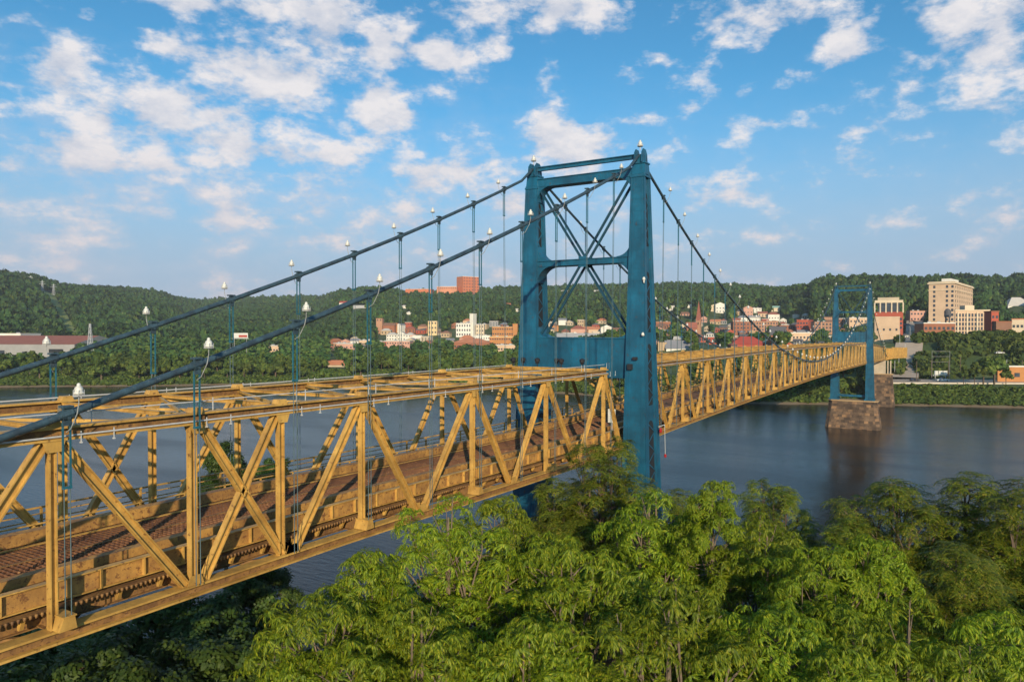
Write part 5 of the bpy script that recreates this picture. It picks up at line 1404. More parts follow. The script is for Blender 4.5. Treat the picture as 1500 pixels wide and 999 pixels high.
# red building with an open frame on top
def frame_top(o, a, b_, c, d, eave, ztop, g):
    q = [p - Vector((o.location.x, o.location.y, 0)) for p in (a, b_, c, d)]
    h0, h1 = eave - g, eave - g + 7.8
    for i in range(6):
        for (p, r) in ((q[0], q[1]), (q[3], q[2])):
            e = p.lerp(r, i / 5); MB().box(e.x - .45, e.x + .45, e.y - .45, e.y + .45, h0, h1).build('column', BM['cream'], o)
    s = MB(); s.hexa([(p.x, p.y, h1) for p in q], [(p.x, p.y, h1 + 2.0) for p in q]); s.build('roof_slab', BM['cream'], o)
    m_ = [q[0].lerp(q[1], .15).lerp(q[3], .3), q[0].lerp(q[1], .8).lerp(q[2], .3), q[1].lerp(q[2], .8).lerp(q[3], .2), q[3].lerp(q[0], .3).lerp(q[2], .15)]
    s = MB(); s.hexa([(p.x, p.y, h1 + 2.0) for p in m_], [(p.x, p.y, h1 + 4.2) for p in m_]); s.build('penthouse', BM['beige'], o)
    i_ = [q[0].lerp(q[2], .12), q[1].lerp(q[3], .12), q[2].lerp(q[0], .12), q[3].lerp(q[1], .12)]
    s = MB(); s.hexa([(p.x, p.y, h0) for p in i_], [(p.x, p.y, h1 - .1) for p in i_]); s.build('glazed_storey', M['glass'], o)
building('red_building', 'red building with a pale roof slab carried on columns right of the far tower', 1281, 1332, 458, 500, 'redbrick', 'redbrick', uc=1323, D=560, extra=frame_top, win=(3, 7, 0, 1.5, 1.8, 5, 10))
# the tall tower block
def tall(o, a, b_, c, d, eave, ztop, g):
    q = [p - Vector((o.location.x, o.location.y, 0)) for p in (a, b_, c, d)]
    def ring(e): 
        dx = (q[1] - q[0]).normalized() * e; dy = (q[3] - q[0]).normalized() * e
        return [q[0] - dx - dy, q[1] + dx - dy, q[2] + dx + dy, q[3] - dx + dy]
    for z0, z1, e in ((-1.2, -.2, .9), (-6.2, -5.7, .4), (-32, -31.5, .4)):
        r = ring(e); s = MB(); s.hexa([(p.x, p.y, eave - g + z0) for p in r], [(p.x, p.y, eave - g + z1) for p in r]); s.build('cornice', BM['cream'], o)
    m_ = [q[0].lerp(q[2], .3), q[0].lerp(q[2], .3) + (q[1] - q[0]).normalized() * 6, q[0].lerp(q[2], .55) + (q[1] - q[0]).normalized() * 6, q[0].lerp(q[2], .55)]
    m_ = [q[0].lerp(q[1], .35).lerp(q[2], .1), q[0].lerp(q[1], .75).lerp(q[2], .1), q[0].lerp(q[1], .75).lerp(q[2], .4), q[0].lerp(q[1], .35).lerp(q[2], .4)]
    s = MB(); s.hexa([(p.x, p.y, eave - g) for p in m_], [(p.x, p.y, eave - g + 3.2) for p in m_]); s.build('penthouse', BM['white'], o)
    # windows: three lines on the left face, a full grid on the right face
    for (p, r, cols, w_) in ((q[0], q[1], (.22, .72, .93), 1.5), (q[1], q[2], tuple((k + .6) / 9.2 for k in range(9)), 1.6)):
        dr = (r - p).normalized(); nv = Vector((dr.y, -dr.x, 0)); Lw = (r - p).length; dx = dr * (w_ / 2); hh = 2.0; n5 = nv * .06
        mb = MB(); mb.hexa([(-dx.x - n5.x, -dx.y - n5.y, -hh / 2), (dx.x - n5.x, dx.y - n5.y, -hh / 2), (dx.x + n5.x, dx.y + n5.y, -hh / 2), (-dx.x + n5.x, -dx.y + n5.y, -hh / 2)],
                           [(-dx.x - n5.x, -dx.y - n5.y, hh / 2), (dx.x - n5.x, dx.y - n5.y, hh / 2), (dx.x + n5.x, dx.y + n5.y, hh / 2), (-dx.x + n5.x, -dx.y + n5.y, hh / 2)])
        me = mb.mesh('window', M['glass'])
        for i in range(12):
            for f in cols:
                e = p + dr * (Lw * f); link('window', me, o, (e.x + nv.x * .04, e.y + nv.y * .04, eave - g - 3.4 - 3.55 * i))
building('tower_block', 'tall cream stone tower block, the highest building at the right', 1360, 1432, 413, 500, 'peach', 'cream', uc=1398, D=545, beta=radians(40), extra=tall)
def stepped(o, a, b_, c, d, eave, ztop, g):
    q = [p - Vector((o.location.x, o.location.y, 0)) for p in (a, b_, c, d)]
    e0, e1 = q[0].lerp(q[1], .28), q[0].lerp(q[1], .55); bk = (q[3] - q[0]).normalized() * 8
    s = MB(); r = [e0, e1, e1 + bk, e0 + bk]; s.hexa([(p.x, p.y, eave - g) for p in r], [(p.x, p.y, eave - g + 3.4) for p in r]); s.build('roof_block', BM['cream'], o)
    dr = (q[1] - q[0]).normalized(); nv = Vector((dr.y, -dr.x, 0))
    for f in (.06, .33, .62, .92):
        p = q[0].lerp(q[1], f); e = p + dr * .9
        s = MB(); s.hexa([(p.x, p.y, 0), (e.x, e.y, 0), (e.x + nv.x * .35, e.y + nv.y * .35, 0), (p.x + nv.x * .35, p.y + nv.y * .35, 0)], [(p.x, p.y, eave - g - 1), (e.x, e.y, eave - g - 1), (e.x + nv.x * .35, e.y + nv.y * .35, eave - g - 1), (p.x + nv.x * .35, p.y + nv.y * .35, eave - g - 1)]); s.build('pilaster', BM['cream'], o)
building('apartment_block', 'cream stone apartment block with rows of dark windows before the tall tower block', 1399, 1455, 455, 502, 'peach', 'cream', uc=1450, D=470, beta=radians(10), win=(5, 11, 0, 1.3, 2.2, 3, 5), extra=stepped)
# dark water tank silhouette between them
x, y, z = at(1388, 474, 500)
o = put(empty('water_tank', (x, y, g1(x, y))), 'dark rooftop tank on legs before the tall tower block', 'water tank')
zz = at(1388, 452, 500)[2] - g1(x, y); zl = at(1388, 474, 500)[2] - g1(x, y)
MB().lathe((0, 0, zz - 6), [(1.9, 0), (2.1, .3), (2.1, 4.2), (1.2, 5.4), (.2, 6)], 12).build('tank', BM['slate'], o)
for a_ in range(4): MB().tube([(1.7 * cos(a_ * pi / 2 + .6), 1.7 * sin(a_ * pi / 2 + .6), 0), (1.5 * cos(a_ * pi / 2 + .6), 1.5 * sin(a_ * pi / 2 + .6), zz - 5.9)], .28, 6).build('leg', BM['slate'], o)
# church spire
D_ = march(1023, 492); x, y, z = at(1023.5, 475, D_ + 6); gz = g1(x, y); keep.append((1018, 1030, D_ - 5, D_ + 25))
ztip = at(1023.5, 440, D_ + 6)[2] - gz; zsh = at(1023.5, 470, D_ + 6)[2] - gz
o = put(empty('church_spire', (x, y, gz)), 'slender brick church steeple with a pointed spire', 'steeple')
MB().box(-2.1, 2.1, -2.1, 2.1, -1, zsh).build('tower_shaft', BM['palebrick'], o)
MB().add([(-2.3, -2.3, zsh), (2.3, -2.3, zsh), (2.3, 2.3, zsh), (-2.3, 2.3, zsh), (0, 0, ztip)], [(0, 1, 4), (1, 2, 4), (2, 3, 4), (3, 0, 4), (3, 2, 1, 0)]).build('spire', BM['rustroof'], o)
for sx_, sy_ in ((-2, -2), (2, -2), (2, 2), (-2, 2)): MB().add([(sx_ - .4, sy_ - .4, zsh), (sx_ + .4, sy_ - .4, zsh), (sx_ + .4, sy_ + .4, zsh), (sx_ - .4, sy_ + .4, zsh), (sx_, sy_, zsh + 3)], [(0, 1, 4), (1, 2, 4), (2, 3, 4), (3, 0, 4)]).build('pinnacle', BM['palebrick'], o)
for (dx, dy) in ((-2.13, 0), (0, -2.13)): MB().box(dx - (.03 if dx else .5), dx + (.03 if dx else .5), dy - (.03 if dy else .5), dy + (.03 if dy else .5), zsh - 4, zsh - 1.5).build('louvre', M['dark'], o)
# dome-roofed arena on the right hill
building('arena', 'pale low arena roof on the right hillside', 1476, 1515, 435, 449, 'white', 'paleroof', kind='hip', rh=10)
building('arena_annex', 'small white annex left of the arena roof', 1470, 1484, 444, 449, 'white', 'white')
# factory at the far left
def fac_doors(o, a, b_, c, d, eave, ztop, g):
    q0, q1 = a - Vector((o.location.x, o.location.y, 0)), b_ - Vector((o.location.x, o.location.y, 0)); dr = (q1 - q0).normalized(); nv = Vector((dr.y, -dr.x, 0)); L_ = (q1 - q0).length
    for f, w, z0, z1, m_ in ((.78, 13, 4.2, 7.2, M['dark']), (.35, 5, 0, 6, M['glass']), (.55, 3, 0, 5, M['glass'])):
        p = q0 + dr * (L_ * f); e = p + dr * w; n2_ = nv * .12
        s = MB(); s.hexa([(p.x, p.y, z0), (e.x, e.y, z0), (e.x + n2_.x, e.y + n2_.y, z0), (p.x + n2_.x, p.y + n2_.y, z0)], [(p.x, p.y, z1), (e.x, e.y, z1), (e.x + n2_.x, e.y + n2_.y, z1), (p.x + n2_.x, p.y + n2_.y, z1)]); s.build('bay_door', m_, o)
building('factory', 'long grey factory shed with a rust red roof at the left edge', -60, 109, 492, 513, 'grey', 'rustroof', cat='factory', kind='gable', rh=7, depth=60, extra=fac_doors, D=600)
building('factory_annex', 'white roofed end of the factory at the far left edge', -40, 30, 489.5, 497, 'white', 'white', D=640, cat='factory')
# orange building near the water at the right edge
building('riverside_building', 'orange brick building with a white roof edge at the right end of the bank', 1462, 1545, 538, 580, 'orange', 'white', uc=1538, D=347, beta=radians(10), win=(1, 4, 0, 2.4, 2.0))
building('pier_house', 'low grey building right of the orange roof shed by the trees', 1240, 1262, 556, 572, 'slate', 'greyroof', D=352)

# street climbing into town from the bridge end, and the river road
def road(name, pts, w, mat, kind='structure', lift=.25):
    vs = []; fs = []
    for i, (x, y) in enumerate(pts):
        a = Vector(pts[max(i - 1, 0)]); b_ = Vector(pts[min(i + 1, len(pts) - 1)]); d = (b_ - a).normalized(); n = Vector((-d.y, d.x)) * w / 2
        for q in (1, -1):
            X_, Y_ = x + n.x * q, y + n.y * q; vs.append((X_, Y_, g1(x, y) + lift))
    k = len(vs)
    vs += [(a, b_, c - 1.2) for a, b_, c in vs]
    for i in range(len(pts) - 1):
        fs += [(2 * i, 2 * i + 1, 2 * i + 3, 2 * i + 2), (2 * i, 2 * i + 2, k + 2 * i + 2, k + 2 * i), (2 * i + 1, k + 2 * i + 1, k + 2 * i + 3, 2 * i + 3)]
    o = MB().add(vs, fs).build(name, mat); put(o, kind=kind); return o
def pxpath(l, D): 
    return [pos(u, d) for u, d in zip(l, D)]
M['road'] = plain('pale_road', (0.42, 0.33, 0.25), 0.12, 0.2, 0.9)
M['pave'] = plain('concrete_edge', (0.60, 0.52, 0.42), 0.1, 0.3, 0.85)
us = np.linspace(1280, 1560, 30)
rp = [pos(u, 357 + (u - 1280) * -.02) for u in us]
road('river_road', rp, 25, M['road'], lift=.5)
rw = MB()
for (x0_, y0_), (x1_, y1_) in zip(rp[:-1], rp[1:]):
    d = Vector((x1_ - x0_, y1_ - y0_)).normalized(); n = Vector((-d.y, d.x)) * 12.6
    if n.x > 0: n = -n
    z_ = g1(x0_, y0_); z1_ = g1(x1_, y1_)
    rw.hexa([(x0_ + n.x, y0_ + n.y, z_ - 1.5), (x1_ + n.x, y1_ + n.y, z1_ - 1.5), (x1_ + n.x * 1.03, y1_ + n.y * 1.03, z1_ - 1.5), (x0_ + n.x * 1.03, y0_ + n.y * 1.03, z_ - 1.5)],
            [(x0_ + n.x, y0_ + n.y, z_ + .62), (x1_ + n.x, y1_ + n.y, z1_ + .62), (x1_ + n.x * 1.03, y1_ + n.y * 1.03, z1_ + .62), (x0_ + n.x * 1.03, y0_ + n.y * 1.03, z_ + .62)])
put(rw.build('road_parapet', M['pave']), 'low pale concrete parapet along the river road', 'parapet')
sp = [(346, -.5), (362, -4), (380, -8), (420, -14), (470, -20), (540, -28), (620, -36)]
sp = [pos(u, d) for u, d in ((1322, 372), (1327, 395), (1332, 425), (1336, 470), (1338, 530), (1339, 640), (1340, 760))]
road('street', sp, 14, M['road'], lift=1.2)
for uu in (1285, 1560): keep.append((uu - 2, uu + 2, 340, 360))
keep.append((1276, 1600, 341, 372))
keep += [(1312, 1345, 366, 460), (1326, 1348, 460, 800)]

# cars and a pickup
def car(name, label, u, D, body, rz, cab='car'):
    x, y = pos(u, D); o = put(empty(name, (x, y, g1(x, y) + .5), rz), label, 'car' if cab == 'car' else 'truck')
    L_, W_, H_ = (4.5, 1.8, .75) if cab == 'car' else (5.6, 2.0, .95)
    pr = [(-L_ / 2, .3), (L_ / 2, .3), (L_ / 2, H_ * .95), (L_ * .28, H_ + .1), (-L_ / 2, H_ + .08)]
    MB().prism(pr, 'y', -W_ / 2, W_ / 2).build('body', body, o)
    c = [(-L_ * .42, H_ + .06), (L_ * .26, H_ + .08), (L_ * .08, H_ + .62), (-L_ * .30, H_ + .62)] if cab == 'car' else [(-L_ * .08, H_ + .06), (L_ * .26, H_ + .08), (L_ * .14, H_ + .72), (-L_ * .04, H_ + .72)]
    MB().prism(c, 'y', -W_ * .44, W_ * .44).build('windows', M['glass'], o)
    MB().prism([(c[3][0], c[3][1]), (c[2][0], c[2][1]), (c[2][0] - .05, c[2][1] + .05), (c[3][0] + .05, c[3][1] + .05)], 'y', -W_ * .43, W_ * .43).build('roof', body, o)
    for sx_ in (-.32, .32):
        for sy_ in (-1, 1):
            b = MB(); b.tube([(sx_ * L_, sy_ * (W_ / 2 - .22), .34), (sx_ * L_, sy_ * (W_ / 2 + .01), .34)], .34, 12); b.build('wheel', M['black'], o)
    for sy_ in (-.6, .6): MB().box(L_ / 2 - .03, L_ / 2 + .03, sy_ - .18, sy_ + .18, .55, .72).build('headlight', M['white'], o)
rdir = atan2(rp[12][1] - rp[8][1], rp[12][0] - rp[8][0])
M['carwhite'] = plain('white_car_paint', (.75, .74, .72), .03, 1, .3); M['carblue'] = plain('dark_blue_car_paint', (.02, .025, .05), .05, 1, .25)
car('car', 'dark blue car on the river road left of the white pickup', 1341, 354, M['carblue'], rdir)
car('pickup_truck', 'white pickup truck on the river road below the billboards', 1381, 353, M['carwhite'], rdir + pi, 'pickup')
car('van', 'white vehicle parked high on the bank left of the low brick row', 1464, 398, M['carwhite'], rdir)
# white boat / trailer on the left bank
x, y = pos(442, 462); o = put(empty('boat', (x, y, g1(x, y) + .6), .8), 'white boat parked on land among trees on the left bank', 'boat')
MB().hexa([(-3.6, -.7, 0), (3.0, -.5, 0), (3.0, .5, 0), (-3.6, .7, 0)], [(-3.9, -1.3, 1.5), (4.6, -.15, 1.9), (4.6, .15, 1.9), (-3.9, 1.3, 1.5)]).build('hull', M['white'], o)
MB().hexa([(-1.5, -.9, 1.5), (1.5, -.8, 1.5), (1.5, .8, 1.5), (-1.5, .9, 1.5)], [(-1.3, -.7, 2.7), (.8, -.6, 2.7), (.8, .6, 2.7), (-1.3, .7, 2.7)]).build('cabin', M['white'], o)
# billboards
def billboard(label, u, v, D, panels, w, h, colr=None, frame=None):
    x, y, z = at(u, v, D); gz = g1(x, y); o = put(empty('billboard', (x, y, gz), YAW), label, 'billboard'); zz = z - gz
    tw = panels * w + (panels - 1) * .3
    for k in range(panels):
        y0 = -tw / 2 + k * (w + .3)
        MB().box(-.12, .12, y0, y0 + w, zz - h / 2, zz + h / 2).build('panel', M['white'], o)
        if colr: MB().box(-.16, -.12, y0 + w * .05, y0 + w * .6, zz - h * .35, zz + h * .1).build('print', colr, o)
    for q in (-.4, .4): MB().box(.12, .4, tw * q - .15, tw * q + .15, -1, zz + h / 2).build('post', BM['grey'], o)
    MB().box(.1, .35, -tw / 2 - .6, tw / 2 + .6, zz - h / 2 - .5, zz - h / 2 - .2).build('catwalk', M['galv'], o)
    if frame:
        for q in (-tw / 2 - 1.2, tw / 2 + 1.2): MB().box(-.1, .1, q - .05, q + .05, -1, zz + 11).build('mast', BM['grey'], o)
        for zq in (10.8, 8.2, 5.5): MB().box(-.1, .1, -tw / 2 - 1.2, tw / 2 + 1.2, zz + zq, zz + zq + .1).build('cross_bar', BM['grey'], o)
billboard('row of three white billboard panels on a tall open frame at the right bank', 1378, 546, 366, 3, 2.0, 2.0, frame=True)
billboard('white and red billboard above the trees at the left', 352, 491.5, 520, 1, 11, 3.6, BM['redroof'])
# lattice pylons on the left hill
def pylon(label, u, vb, vt, name='pylon', D=None, w=4.2, arms=True):
    D = D or march(u, vb); x, y, z = at(u, vt, D); gz = g1(x, y); h = z - gz
    o = put(empty(name, (x, y, gz), YAW), label, 'pylon')
    for sx_ in (-1, 1):
        for sy_ in (-1, 1): MB().bar((sx_ * w / 2, sy_ * w / 2, -1), (sx_ * .35, sy_ * .35, h), .3, .3, (1, 0, 0)).build('leg', M['galv'], o)
    b = MB(); n = 7
    for k in range(n):
        z0, z1 = h * k / n, h * (k + 1) / n; r0 = w / 2 + (.35 - w / 2) * k / n; r1 = w / 2 + (.35 - w / 2) * (k + 1) / n
        for sx_ in (-1, 1):
            b.bar((sx_ * r0, -r0, z0), (sx_ * r1, r1, z1), .14, .14); b.bar((sx_ * r0, r0, z0), (sx_ * r1, -r1, z1), .14, .14)
            b.bar((-r0, sx_ * r0, z0), (r1, sx_ * r1, z1), .14, .14)
    bo = b.build('lattice', M['galv'], o); bo['kind'] = 'stuff'
    if arms:
        for zq, L_ in ((.78, 5), (.90, 3.6)): MB().bar((0, -L_, h * zq), (0, L_, h * zq), .35, .35, (1, 0, 0)).build('arm', M['galv'], o)
pylon('left pylon at the top of the cleared strip on the hill', 62, 434, 411)
pylon('right pylon at the top of the cleared strip on the hill', 78.5, 436, 416)
pylon('pale pylon partly hidden on the hill crest at the left', 45, 420, 404)
pylon('square steel lattice tower beside the factory', 132, 512, 474, 'lattice_tower', D=560, w=4.5, arms=False)
# lamp posts and poles
pole_me = MB().tube([(0, 0, -1), (0, 0, 9)], .11, 5).mesh('pole', M['galv']); arm_me = MB().bar((0, 0, 9), (-1.4, 0, 9.2), .12, .10).mesh('arm', M['galv'])
wpole = MB().tube([(0, 0, -1), (0, 0, 10)], .16, 5).mesh('pole', M['bark']); warm = MB().bar((0, -1.2, 9.2), (0, 1.2, 9.2), .14, .16).mesh('cross_arm', M['bark'])
for k, (u, D, w) in enumerate([(1305, 372, 0), (1311, 380, 0), (1317, 390, 0), (1326, 405, 0), (1318, 425, 0), (1333, 455, 0), (1343, 352, 1), (1365, 366, 1), (1390, 356, 1), (1475, 372, 0), (1407, 380, 1), (1232, 430, 0), (980, 395, 1), (1056, 400, 1), (1150, 400, 0), (1498, 362, 1)]):
    x, y = pos(u, D); nm = 'utility_pole' if w else 'street_lamp'
    rank = 'counted from the left, number %s' % words[k]
    o = put(empty(nm, (x, y, g1(x, y) + .3), random.uniform(-.5, .5)), ('brown wooden utility pole on the far bank' if w else 'thin grey street lamp on the far bank') + ' ' + ['just right of the bridge end', 'second right of the bridge end', 'third right of the bridge end', 'fourth right of the bridge end', 'behind the plain beige block', 'farthest up the street', 'beside the dark blue car', 'left of the three billboards', 'right of the white pickup', 'above the orange riverside building', 'in front of the stone apartment block', 'inside the far tower', 'right of the near tower', 'behind the truss by the church', 'left of the far tower', 'at the right edge'][k],
            'pole' if w else 'street lamp')
    link('pole', wpole if w else pole_me, o); link('arm', warm if w else arm_me, o)

# ----- trees of the far bank and the town: the nearest 300 as things, the rest as woodland
r_ = random.Random(11); spots = []
def blocked(u, D):
    for (a, b_, c, d) in keep:
        if a - 2 < u < b_ + 2 and c - (34 if c > 365 and d - c < 60 else 0) * 0 < D < d: return True
    return False
def front_block(u, D, h):
    """True when a tree here would hide a building front the photograph shows"""
    for (a, b_, c, d) in keep:
        if a - 1.5 < u < b_ + 1.5 and c - 95 < D < d: return True
    return False
for k in range(60000):
    u = r_.uniform(-120, 1640); D = r_.uniform(330, 760)
    x, y, _ = at(u, 500, D); th = atan2(y - CY, x - CX); e = hypot(x - CX, y - CY) - float(r_shore(th))
    if e < 5: continue
    if blocked(u, D): continue
    if u > 1000 and e > 14 and front_block(u, D, 12) and r_.random() < .99: continue
    if u <= 1000 and front_block(u, D, 12): continue
    if u > 1270 and 24 < e < 64: continue
    dens = 1.0 if e < 30 else (.75 if u < 760 else .55)
    if 960 < u < 1230 and D > 385: dens *= .22
    if u > 1270 and 62 < e < 100: dens *= .8
    if r_.random() > dens * .5: continue
    ok = True
    for (a, b_, s2) in spots[-1500:]:
        if abs(a - x) < s2 and abs(b_ - y) < s2: ok = False; break
    if ok:
        spots.append((x, y, 6.6 if D < 500 else 7.6))
    if len(spots) > 1500: break
info = []
for x, y, s2 in spots:
    rel = (x - CX) * cos(YAW) + (y - CY) * sin(YAW); rt_ = (x - CX) * sin(YAW) - (y - CY) * cos(YAW)
    info.append((rel, 750 + FPX * rt_ / rel, x, y))
info.sort()
vis = [i for i in info if -5 < i[1] < 1505]; n_ind = 285
ind = vis[:n_ind]; rest = vis[n_ind:] + [i for i in info if not (-5 < i[1] < 1505)]
def tree_scale(u, D, x, y):
    e = hypot(x - CX, y - CY) - float(r_shore(atan2(y - CY, x - CX)))
    s = 1.0
    if u > 1270: s = (.85 if 1405 < u < 1490 else .50) if e < 26 else (.72 if e < 70 else .62)
    elif u > 960: s = .8
    elif u > 1180: s = .7
    else: s = .95
    return s
LM = [(0, 'below the factory'), (112, 'below the lattice tower'), (160, 'left of the red billboard'), (330, 'below the red billboard'), (375, 'below the beige hall'), (425, 'around the white boat'), (472, 'beside the pale orange roof shed'), (512, 'below the small white house'), (560, 'below the white house group'), (615, 'below the yellow block'), (660, 'below the long pink roof'), (715, 'below the orange warehouse'),
      (757, 'seen through the near tower'), (915, 'just right of the near tower'), (1000, 'below the church spire'), (1040, 'left of the bright red roof'), (1080, 'below the bright red roof'), (1125, 'below the dark grey roof'), (1165, 'left of the far tower'), (1220, 'behind the far tower'), (1275, 'by the concrete wall pier'), (1325, 'left of the three billboards'), (1362, 'around the three billboards'), (1400, 'right of the three billboards'), (1440, 'beside the orange riverside building')]
KN = ['round green', 'rounded green', 'broad green', 'upright green', 'low spreading green', 'narrow tall green']
for (D, u, x, y) in ind:
    e = hypot(x - CX, y - CY) - float(r_shore(atan2(y - CY, x - CX)))
    k = r_.randrange(6); row = 'at the water edge' if e < 14 else ('in the second row' if e < 24 else ('mid bank' if e < 45 else 'high on the bank'))
    lm = [t for q, t in LM if q <= u]; lm = lm[-1] if lm else 'below the factory'
    far_tree(x, y, tree_scale(u, D, x, y), '%s tree %s %s' % (KN[k], row, lm), 'trees of the far bank', k)
for uu_, DD_, sc_, kk_, lb_ in ((1412, 338, .62, 3, 'small dark tree at the water edge, left of the tall ones beside the orange building'), (1428, 336, .85, 5, 'tall dark tree at the water edge, first of four left of the orange building'), (1441, 338, 1.02, 0, 'tallest dark tree at the water edge left of the orange building'),
                           (1457, 337, .95, 2, 'broad dark tree at the water edge touching the orange building'), (1474, 339, .72, 1, 'lighter tree at the water edge before the orange building')):
    xx_, yy_ = pos(uu_, DD_); far_tree(xx_, yy_, sc_, lb_, 'trees of the far bank', kk_)
by = {}
for o in C.objects:
    if o.get('group') == 'trees of the far bank': by.setdefault(o['label'], []).append(o)
for lb_, os_ in by.items():
    if len(os_) < 2: continue
    def uof(o):
        rel = (o.location.x - CX) * cos(YAW) + (o.location.y - CY) * sin(YAW); return ((o.location.x - CX) * sin(YAW) - (o.location.y - CY) * cos(YAW)) / rel
    os_.sort(key=uof)
    for i_, o in enumerate(os_): o['label'] = lb_.replace(' green tree', ' tree') + (', leftmost' if i_ == 0 else ', %s from left' % words[i_])
# joined woodland from a cheaper tree
def clump_template(seed, nq=46):
    r = np.random.default_rng(seed)
    lob = np.array([(0, 0, .12, .78, .78, .74)] + [(.55 * cos(a), .55 * sin(a), r.uniform(-.35, .3), .48, .48, .45) for a in (r.random() * 2 + np.array([0, 1.6, 3.1, 4.7]))])
    p, d = lobes_points(lob, nq, shell=.10, upbias=.35, seed=seed)
    q = np.array([(-1, -.8, 0), (1, -.8, .1), (.9, .9, -.1), (-1, .8, .15)]) * .25
    fr = rot_from(d + r.normal(size=d.shape) * .42, r.random(nq) * 6.28)
    v1, f1 = stamp(q, np.array([(0, 1, 2, 3)]), p, fr, .7 + .8 * r.random(nq))
    vv = IV1 * .70 * (1 + .1 * r.normal(size=(len(IV1), 1))); ff = np.concatenate([IF1, IF1[:, 2:3]], 1)
    return v1, f1, vv, IF1
CT = [clump_template(40 + k) for k in range(4)]
def wood_mesh(pts, sizes, seed, squash=.9):
    r = np.random.default_rng(seed); n = len(pts); Vs, Fs = [], []; off = 0
    for k in range(4):
        m_ = np.arange(n) % 4 == k; c = m_.sum()
        fr = rot_from(np.tile([[0, 0, 1.]], (c, 1)) + r.normal(size=(c, 3)) * .12, r.random(c) * 6.28)
        v1, f1, vv, ff = CT[k]
        fq = np.concatenate([f1[:, [0, 1, 2]], f1[:, [0, 2, 3]]]); tv = np.concatenate([v1, vv]); tv = tv * np.array([1, 1, squash]); tf = np.concatenate([fq, ff + len(v1)])
        v, f = stamp(tv, tf, pts[m_], fr, sizes[m_]); Vs.append(v); Fs.append(f + off); off += len(v)
    return np.concatenate(Vs), np.concatenate(Fs)
if rest:
    pts = []; sz = []
    for (D, u, x, y) in rest:
        s = tree_scale(u, D, x, y); R_ = 4.6 * s
        g = g1(x, y)
        for (dx, dy, dz, q) in ((0, 0, 8, 1.1), (1.5, 1, 4, 1.0)):
            pts.append((x + dx * s, y + dy * s, g + dz * s * 1.05)); sz.append(R_ * q * r_.uniform(.85, 1.15))
    v, f = wood_mesh(np.array(pts), np.array(sz), 3)
    put(link('woodland', np_mesh('woodland', v, f, M['forest'])), 'green woodland between the houses of the far town', 'woodland', kind='stuff')

# ----- forest covering the hills
rr_ = np.random.default_rng(17); nf = 78000
u = rr_.uniform(-150, 1650, nf); D = np.sqrt(rr_.uniform(560 ** 2, 1700 ** 2, nf)); 
far_extra = rr_.random(nf) < .18; D = np.where(far_extra, rr_.uniform(1700, 2700, nf), D)
d_ = np.arctan((u - 750) / FPX); th = YAW - d_; r = D / np.cos(d_)
x = CX + r * np.cos(th); y = CY + r * np.sin(th)
rd, _h = ridge(th); e = r - r_shore(th); td = np.degrees(th)
start = 330 - 40 * sst(20, 34, td)
ok = (e > start - 45 + 50 * (vnoise(x, y, 60, 9))) & (r < rd + 40)
kb = np.zeros(nf, bool)
for (a, b_, c, d2) in keep: kb |= (u > a - 2.5) & (u < b_ + 2.5) & (D > c - 110) & (D < d2)
# the cleared strip under the power line, and a scar
zg = ground(x, y); vg = 483.5 - (zg - WZ) / D * FPX
cl = (np.abs(u - np.interp(vg, [430, 515], [71, 116])) < np.interp(vg, [430, 515], [9, 15])) & (vg > 429) & (vg < 512)
cl |= (u > 56) & (u < 84) & (vg > 428) & (vg < 440)
ok &= ~kb & ~cl
zg = ground(x, y); vg = 483.5 - (zg - WZ) / D * FPX
vmax = np.interp(u, [540, 560, 760, 950, 965, 1225, 1235, 1350, 1365], [510, 490, 480, 478, 468, 466, 462, 466, 520])
ok &= (vg < vmax) | (rr_.random(nf) < .12)
x, y, D = x[ok], y[ok], D[ok]; z = ground(x, y)
sz = 2.5 + 2.9 * rr_.random(len(x)) ** 1.4 + .9 * vnoise(x, y, 90, 12) * np.where(D > 1700, 1.25, 1.0); hgt = rr_.uniform(.7, 2.0, len(x))
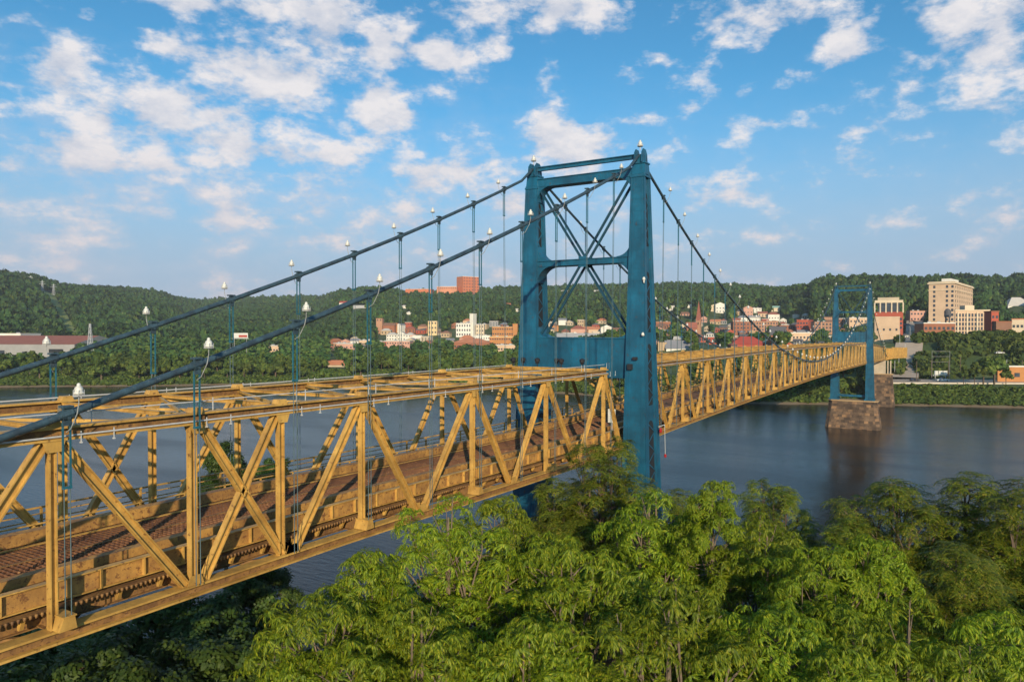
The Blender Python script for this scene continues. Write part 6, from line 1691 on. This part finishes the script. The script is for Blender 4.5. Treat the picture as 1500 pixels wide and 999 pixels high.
def scatter(name, pts, sc, rz, mat, tseed, label):
    """one object: a tree crown pattern plus loose points, instanced by a small geometry-node tree of its own"""
    v1, f1, vv, ff = clump_template(tseed, 40)
    fq = np.concatenate([f1[:, [0, 1, 2]], f1[:, [0, 2, 3]], ff + len(v1)]); tv = np.concatenate([v1, vv]); nt0 = len(tv)
    me = np_mesh(name, np.concatenate([tv, pts]), fq, mat)
    n = nt0 + len(pts)
    at_ = me.attributes.new('is_pt', 'BOOLEAN', 'POINT'); at_.data.foreach_set('value', np.arange(n) >= nt0)
    a2 = me.attributes.new('sc', 'FLOAT_VECTOR', 'POINT'); z_ = np.ones((n, 3), np.float32); z_[nt0:] = sc; a2.data.foreach_set('vector', z_.ravel())
    a3 = me.attributes.new('rot', 'FLOAT_VECTOR', 'POINT'); z_ = np.zeros((n, 3), np.float32); z_[nt0:, 2] = rz; z_[nt0:, 0] = np.sin(rz * 7) * .15; a3.data.foreach_set('vector', z_.ravel())
    o = link(name, me); put(o, label, name, kind='stuff')
    ng = bpy.data.node_groups.new(name + '_scatter', 'GeometryNodeTree')
    ng.interface.new_socket('Geometry', in_out='INPUT', socket_type='NodeSocketGeometry'); ng.interface.new_socket('Geometry', in_out='OUTPUT', socket_type='NodeSocketGeometry')
    gi = ng.nodes.new('NodeGroupInput'); go = ng.nodes.new('NodeGroupOutput')
    def attr(nm, ty):
        a = ng.nodes.new('GeometryNodeInputNamedAttribute'); a.data_type = ty; a.inputs['Name'].default_value = nm
        return [k for k in a.outputs if k.enabled and k.name == 'Attribute'][0]
    sg = ng.nodes.new('GeometryNodeSeparateGeometry'); sg.domain = 'POINT'
    ng.links.new(gi.outputs[0], sg.inputs[0]); ng.links.new(attr('is_pt', 'BOOLEAN'), sg.inputs['Selection'])
    ip = ng.nodes.new('GeometryNodeInstanceOnPoints')
    ng.links.new(sg.outputs[0], ip.inputs['Points']); ng.links.new(sg.outputs[1], ip.inputs['Instance'])
    ng.links.new(attr('rot', 'FLOAT_VECTOR'), ip.inputs['Rotation']); ng.links.new(attr('sc', 'FLOAT_VECTOR'), ip.inputs['Scale'])
    ng.links.new(ip.outputs[0], go.inputs[0])
    md = o.modifiers.new('scatter', 'NODES'); md.node_group = ng
    return o
pts = np.stack([x, y, z + 2.2 + sz * .75 * hgt], 1)
sc = np.stack([sz, sz * rr_.uniform(.85, 1.15, len(x)), sz * hgt * .95], 1); rz = rr_.random(len(x)) * 6.28
scatter('forest', pts, sc, rz, M['forest'], 51, 'dense green forest covering the hills behind the town')
print('forest trees', len(pts), 'spots', len(spots))
M['swath'] = plain('cleared_grass', (0.21, 0.25, 0.06), .25, .05, .95)
vs = []; nk = 0
for vk in np.linspace(500, 432, 14):
    uk = float(np.interp(vk, [430, 515], [71, 116])); w_ = float(np.interp(vk, [430, 515], [8, 14])); Dk = march(uk, vk, 640); nk += 1
    for q in (-1, 1):
        X_, Y_, _ = at(uk + q * w_, 500, Dk); vs.append((X_, Y_, g1(X_, Y_) + 3.5))
put(MB().add(vs, [(2 * i, 2 * i + 1, 2 * i + 3, 2 * i + 2) for i in range(nk - 1)]).build('cleared_strip', M['swath']), kind='structure')

# shrubs filling the foot of the far bank
r3 = np.random.default_rng(23); n_ = 6500
u = r3.uniform(-60, 1560, n_); th = np.array([theta_of(a) for a in u]); e = r3.uniform(1.2, 30, n_)
r = r_shore(th) + e; x = CX + r * np.cos(th); y = CY + r * np.sin(th); D = r * np.cos(YAW - th)
k = ~((u > 1270) & (e > 20)) & ~((x > 293) & (x < 304) & (y > -4) & (y < 13))
x, y = x[k], y[k]; z = ground(x, y); sz = r3.uniform(1.2, 2.6, len(x)) * np.where(u[k] > 1270, .7, 1)
v, f = wood_mesh(np.stack([x, y, z + sz * .35], 1), sz, 31)
put(link('bank_shrubs', np_mesh('bank_shrubs', v, f, M['leaf_far'])), 'dense shrubs along the foot of the far river bank', 'shrubs', kind='stuff')
# thickets on the slope between the river road and the town at the right
n_ = 1200; u = r3.uniform(1315, 1530, n_); D = r3.uniform(376, 445, n_)
xy = [pos(a, b) for a, b in zip(u, D)]; x = np.array([a for a, b in xy]); y = np.array([b for a, b in xy]); z = ground(x, y)
k = (vnoise(x, y, 16, 4) > .33) & ~((u > 1405) & (u < 1450) & (D < 400)) & ~((u < 1345) & (u > 1318) & (D > 366)); x, y, z = x[k], y[k], z[k]; sz = r3.uniform(1.8, 4.2, len(x))
v, f = wood_mesh(np.stack([x, y, z + sz * .5], 1), sz, 33, 1.15)
put(link('slope_thicket', np_mesh('slope_thicket', v, f, M['leaf_far'])), 'leafy thickets on the slope above the river road', 'thicket', kind='stuff')

# ================================================================== HAZE
hm, nt = newmat('thin_haze')
pv = nt.nodes.new('ShaderNodeVolumePrincipled'); pv.inputs['Color'].default_value = (0.80, 0.88, 1.0, 1); pv.inputs['Density'].default_value = 0.00009; pv.inputs['Anisotropy'].default_value = 0.0
ho = nt.nodes.new('ShaderNodeOutputMaterial'); nt.links.new(pv.outputs[0], ho.inputs['Volume'])
hb = MB().box(-2600, 4600, -2500, 4600, -5, 172)
put(hb.build('haze', hm), kind='stuff', label='thin blue summer haze over the valley', cat='haze')
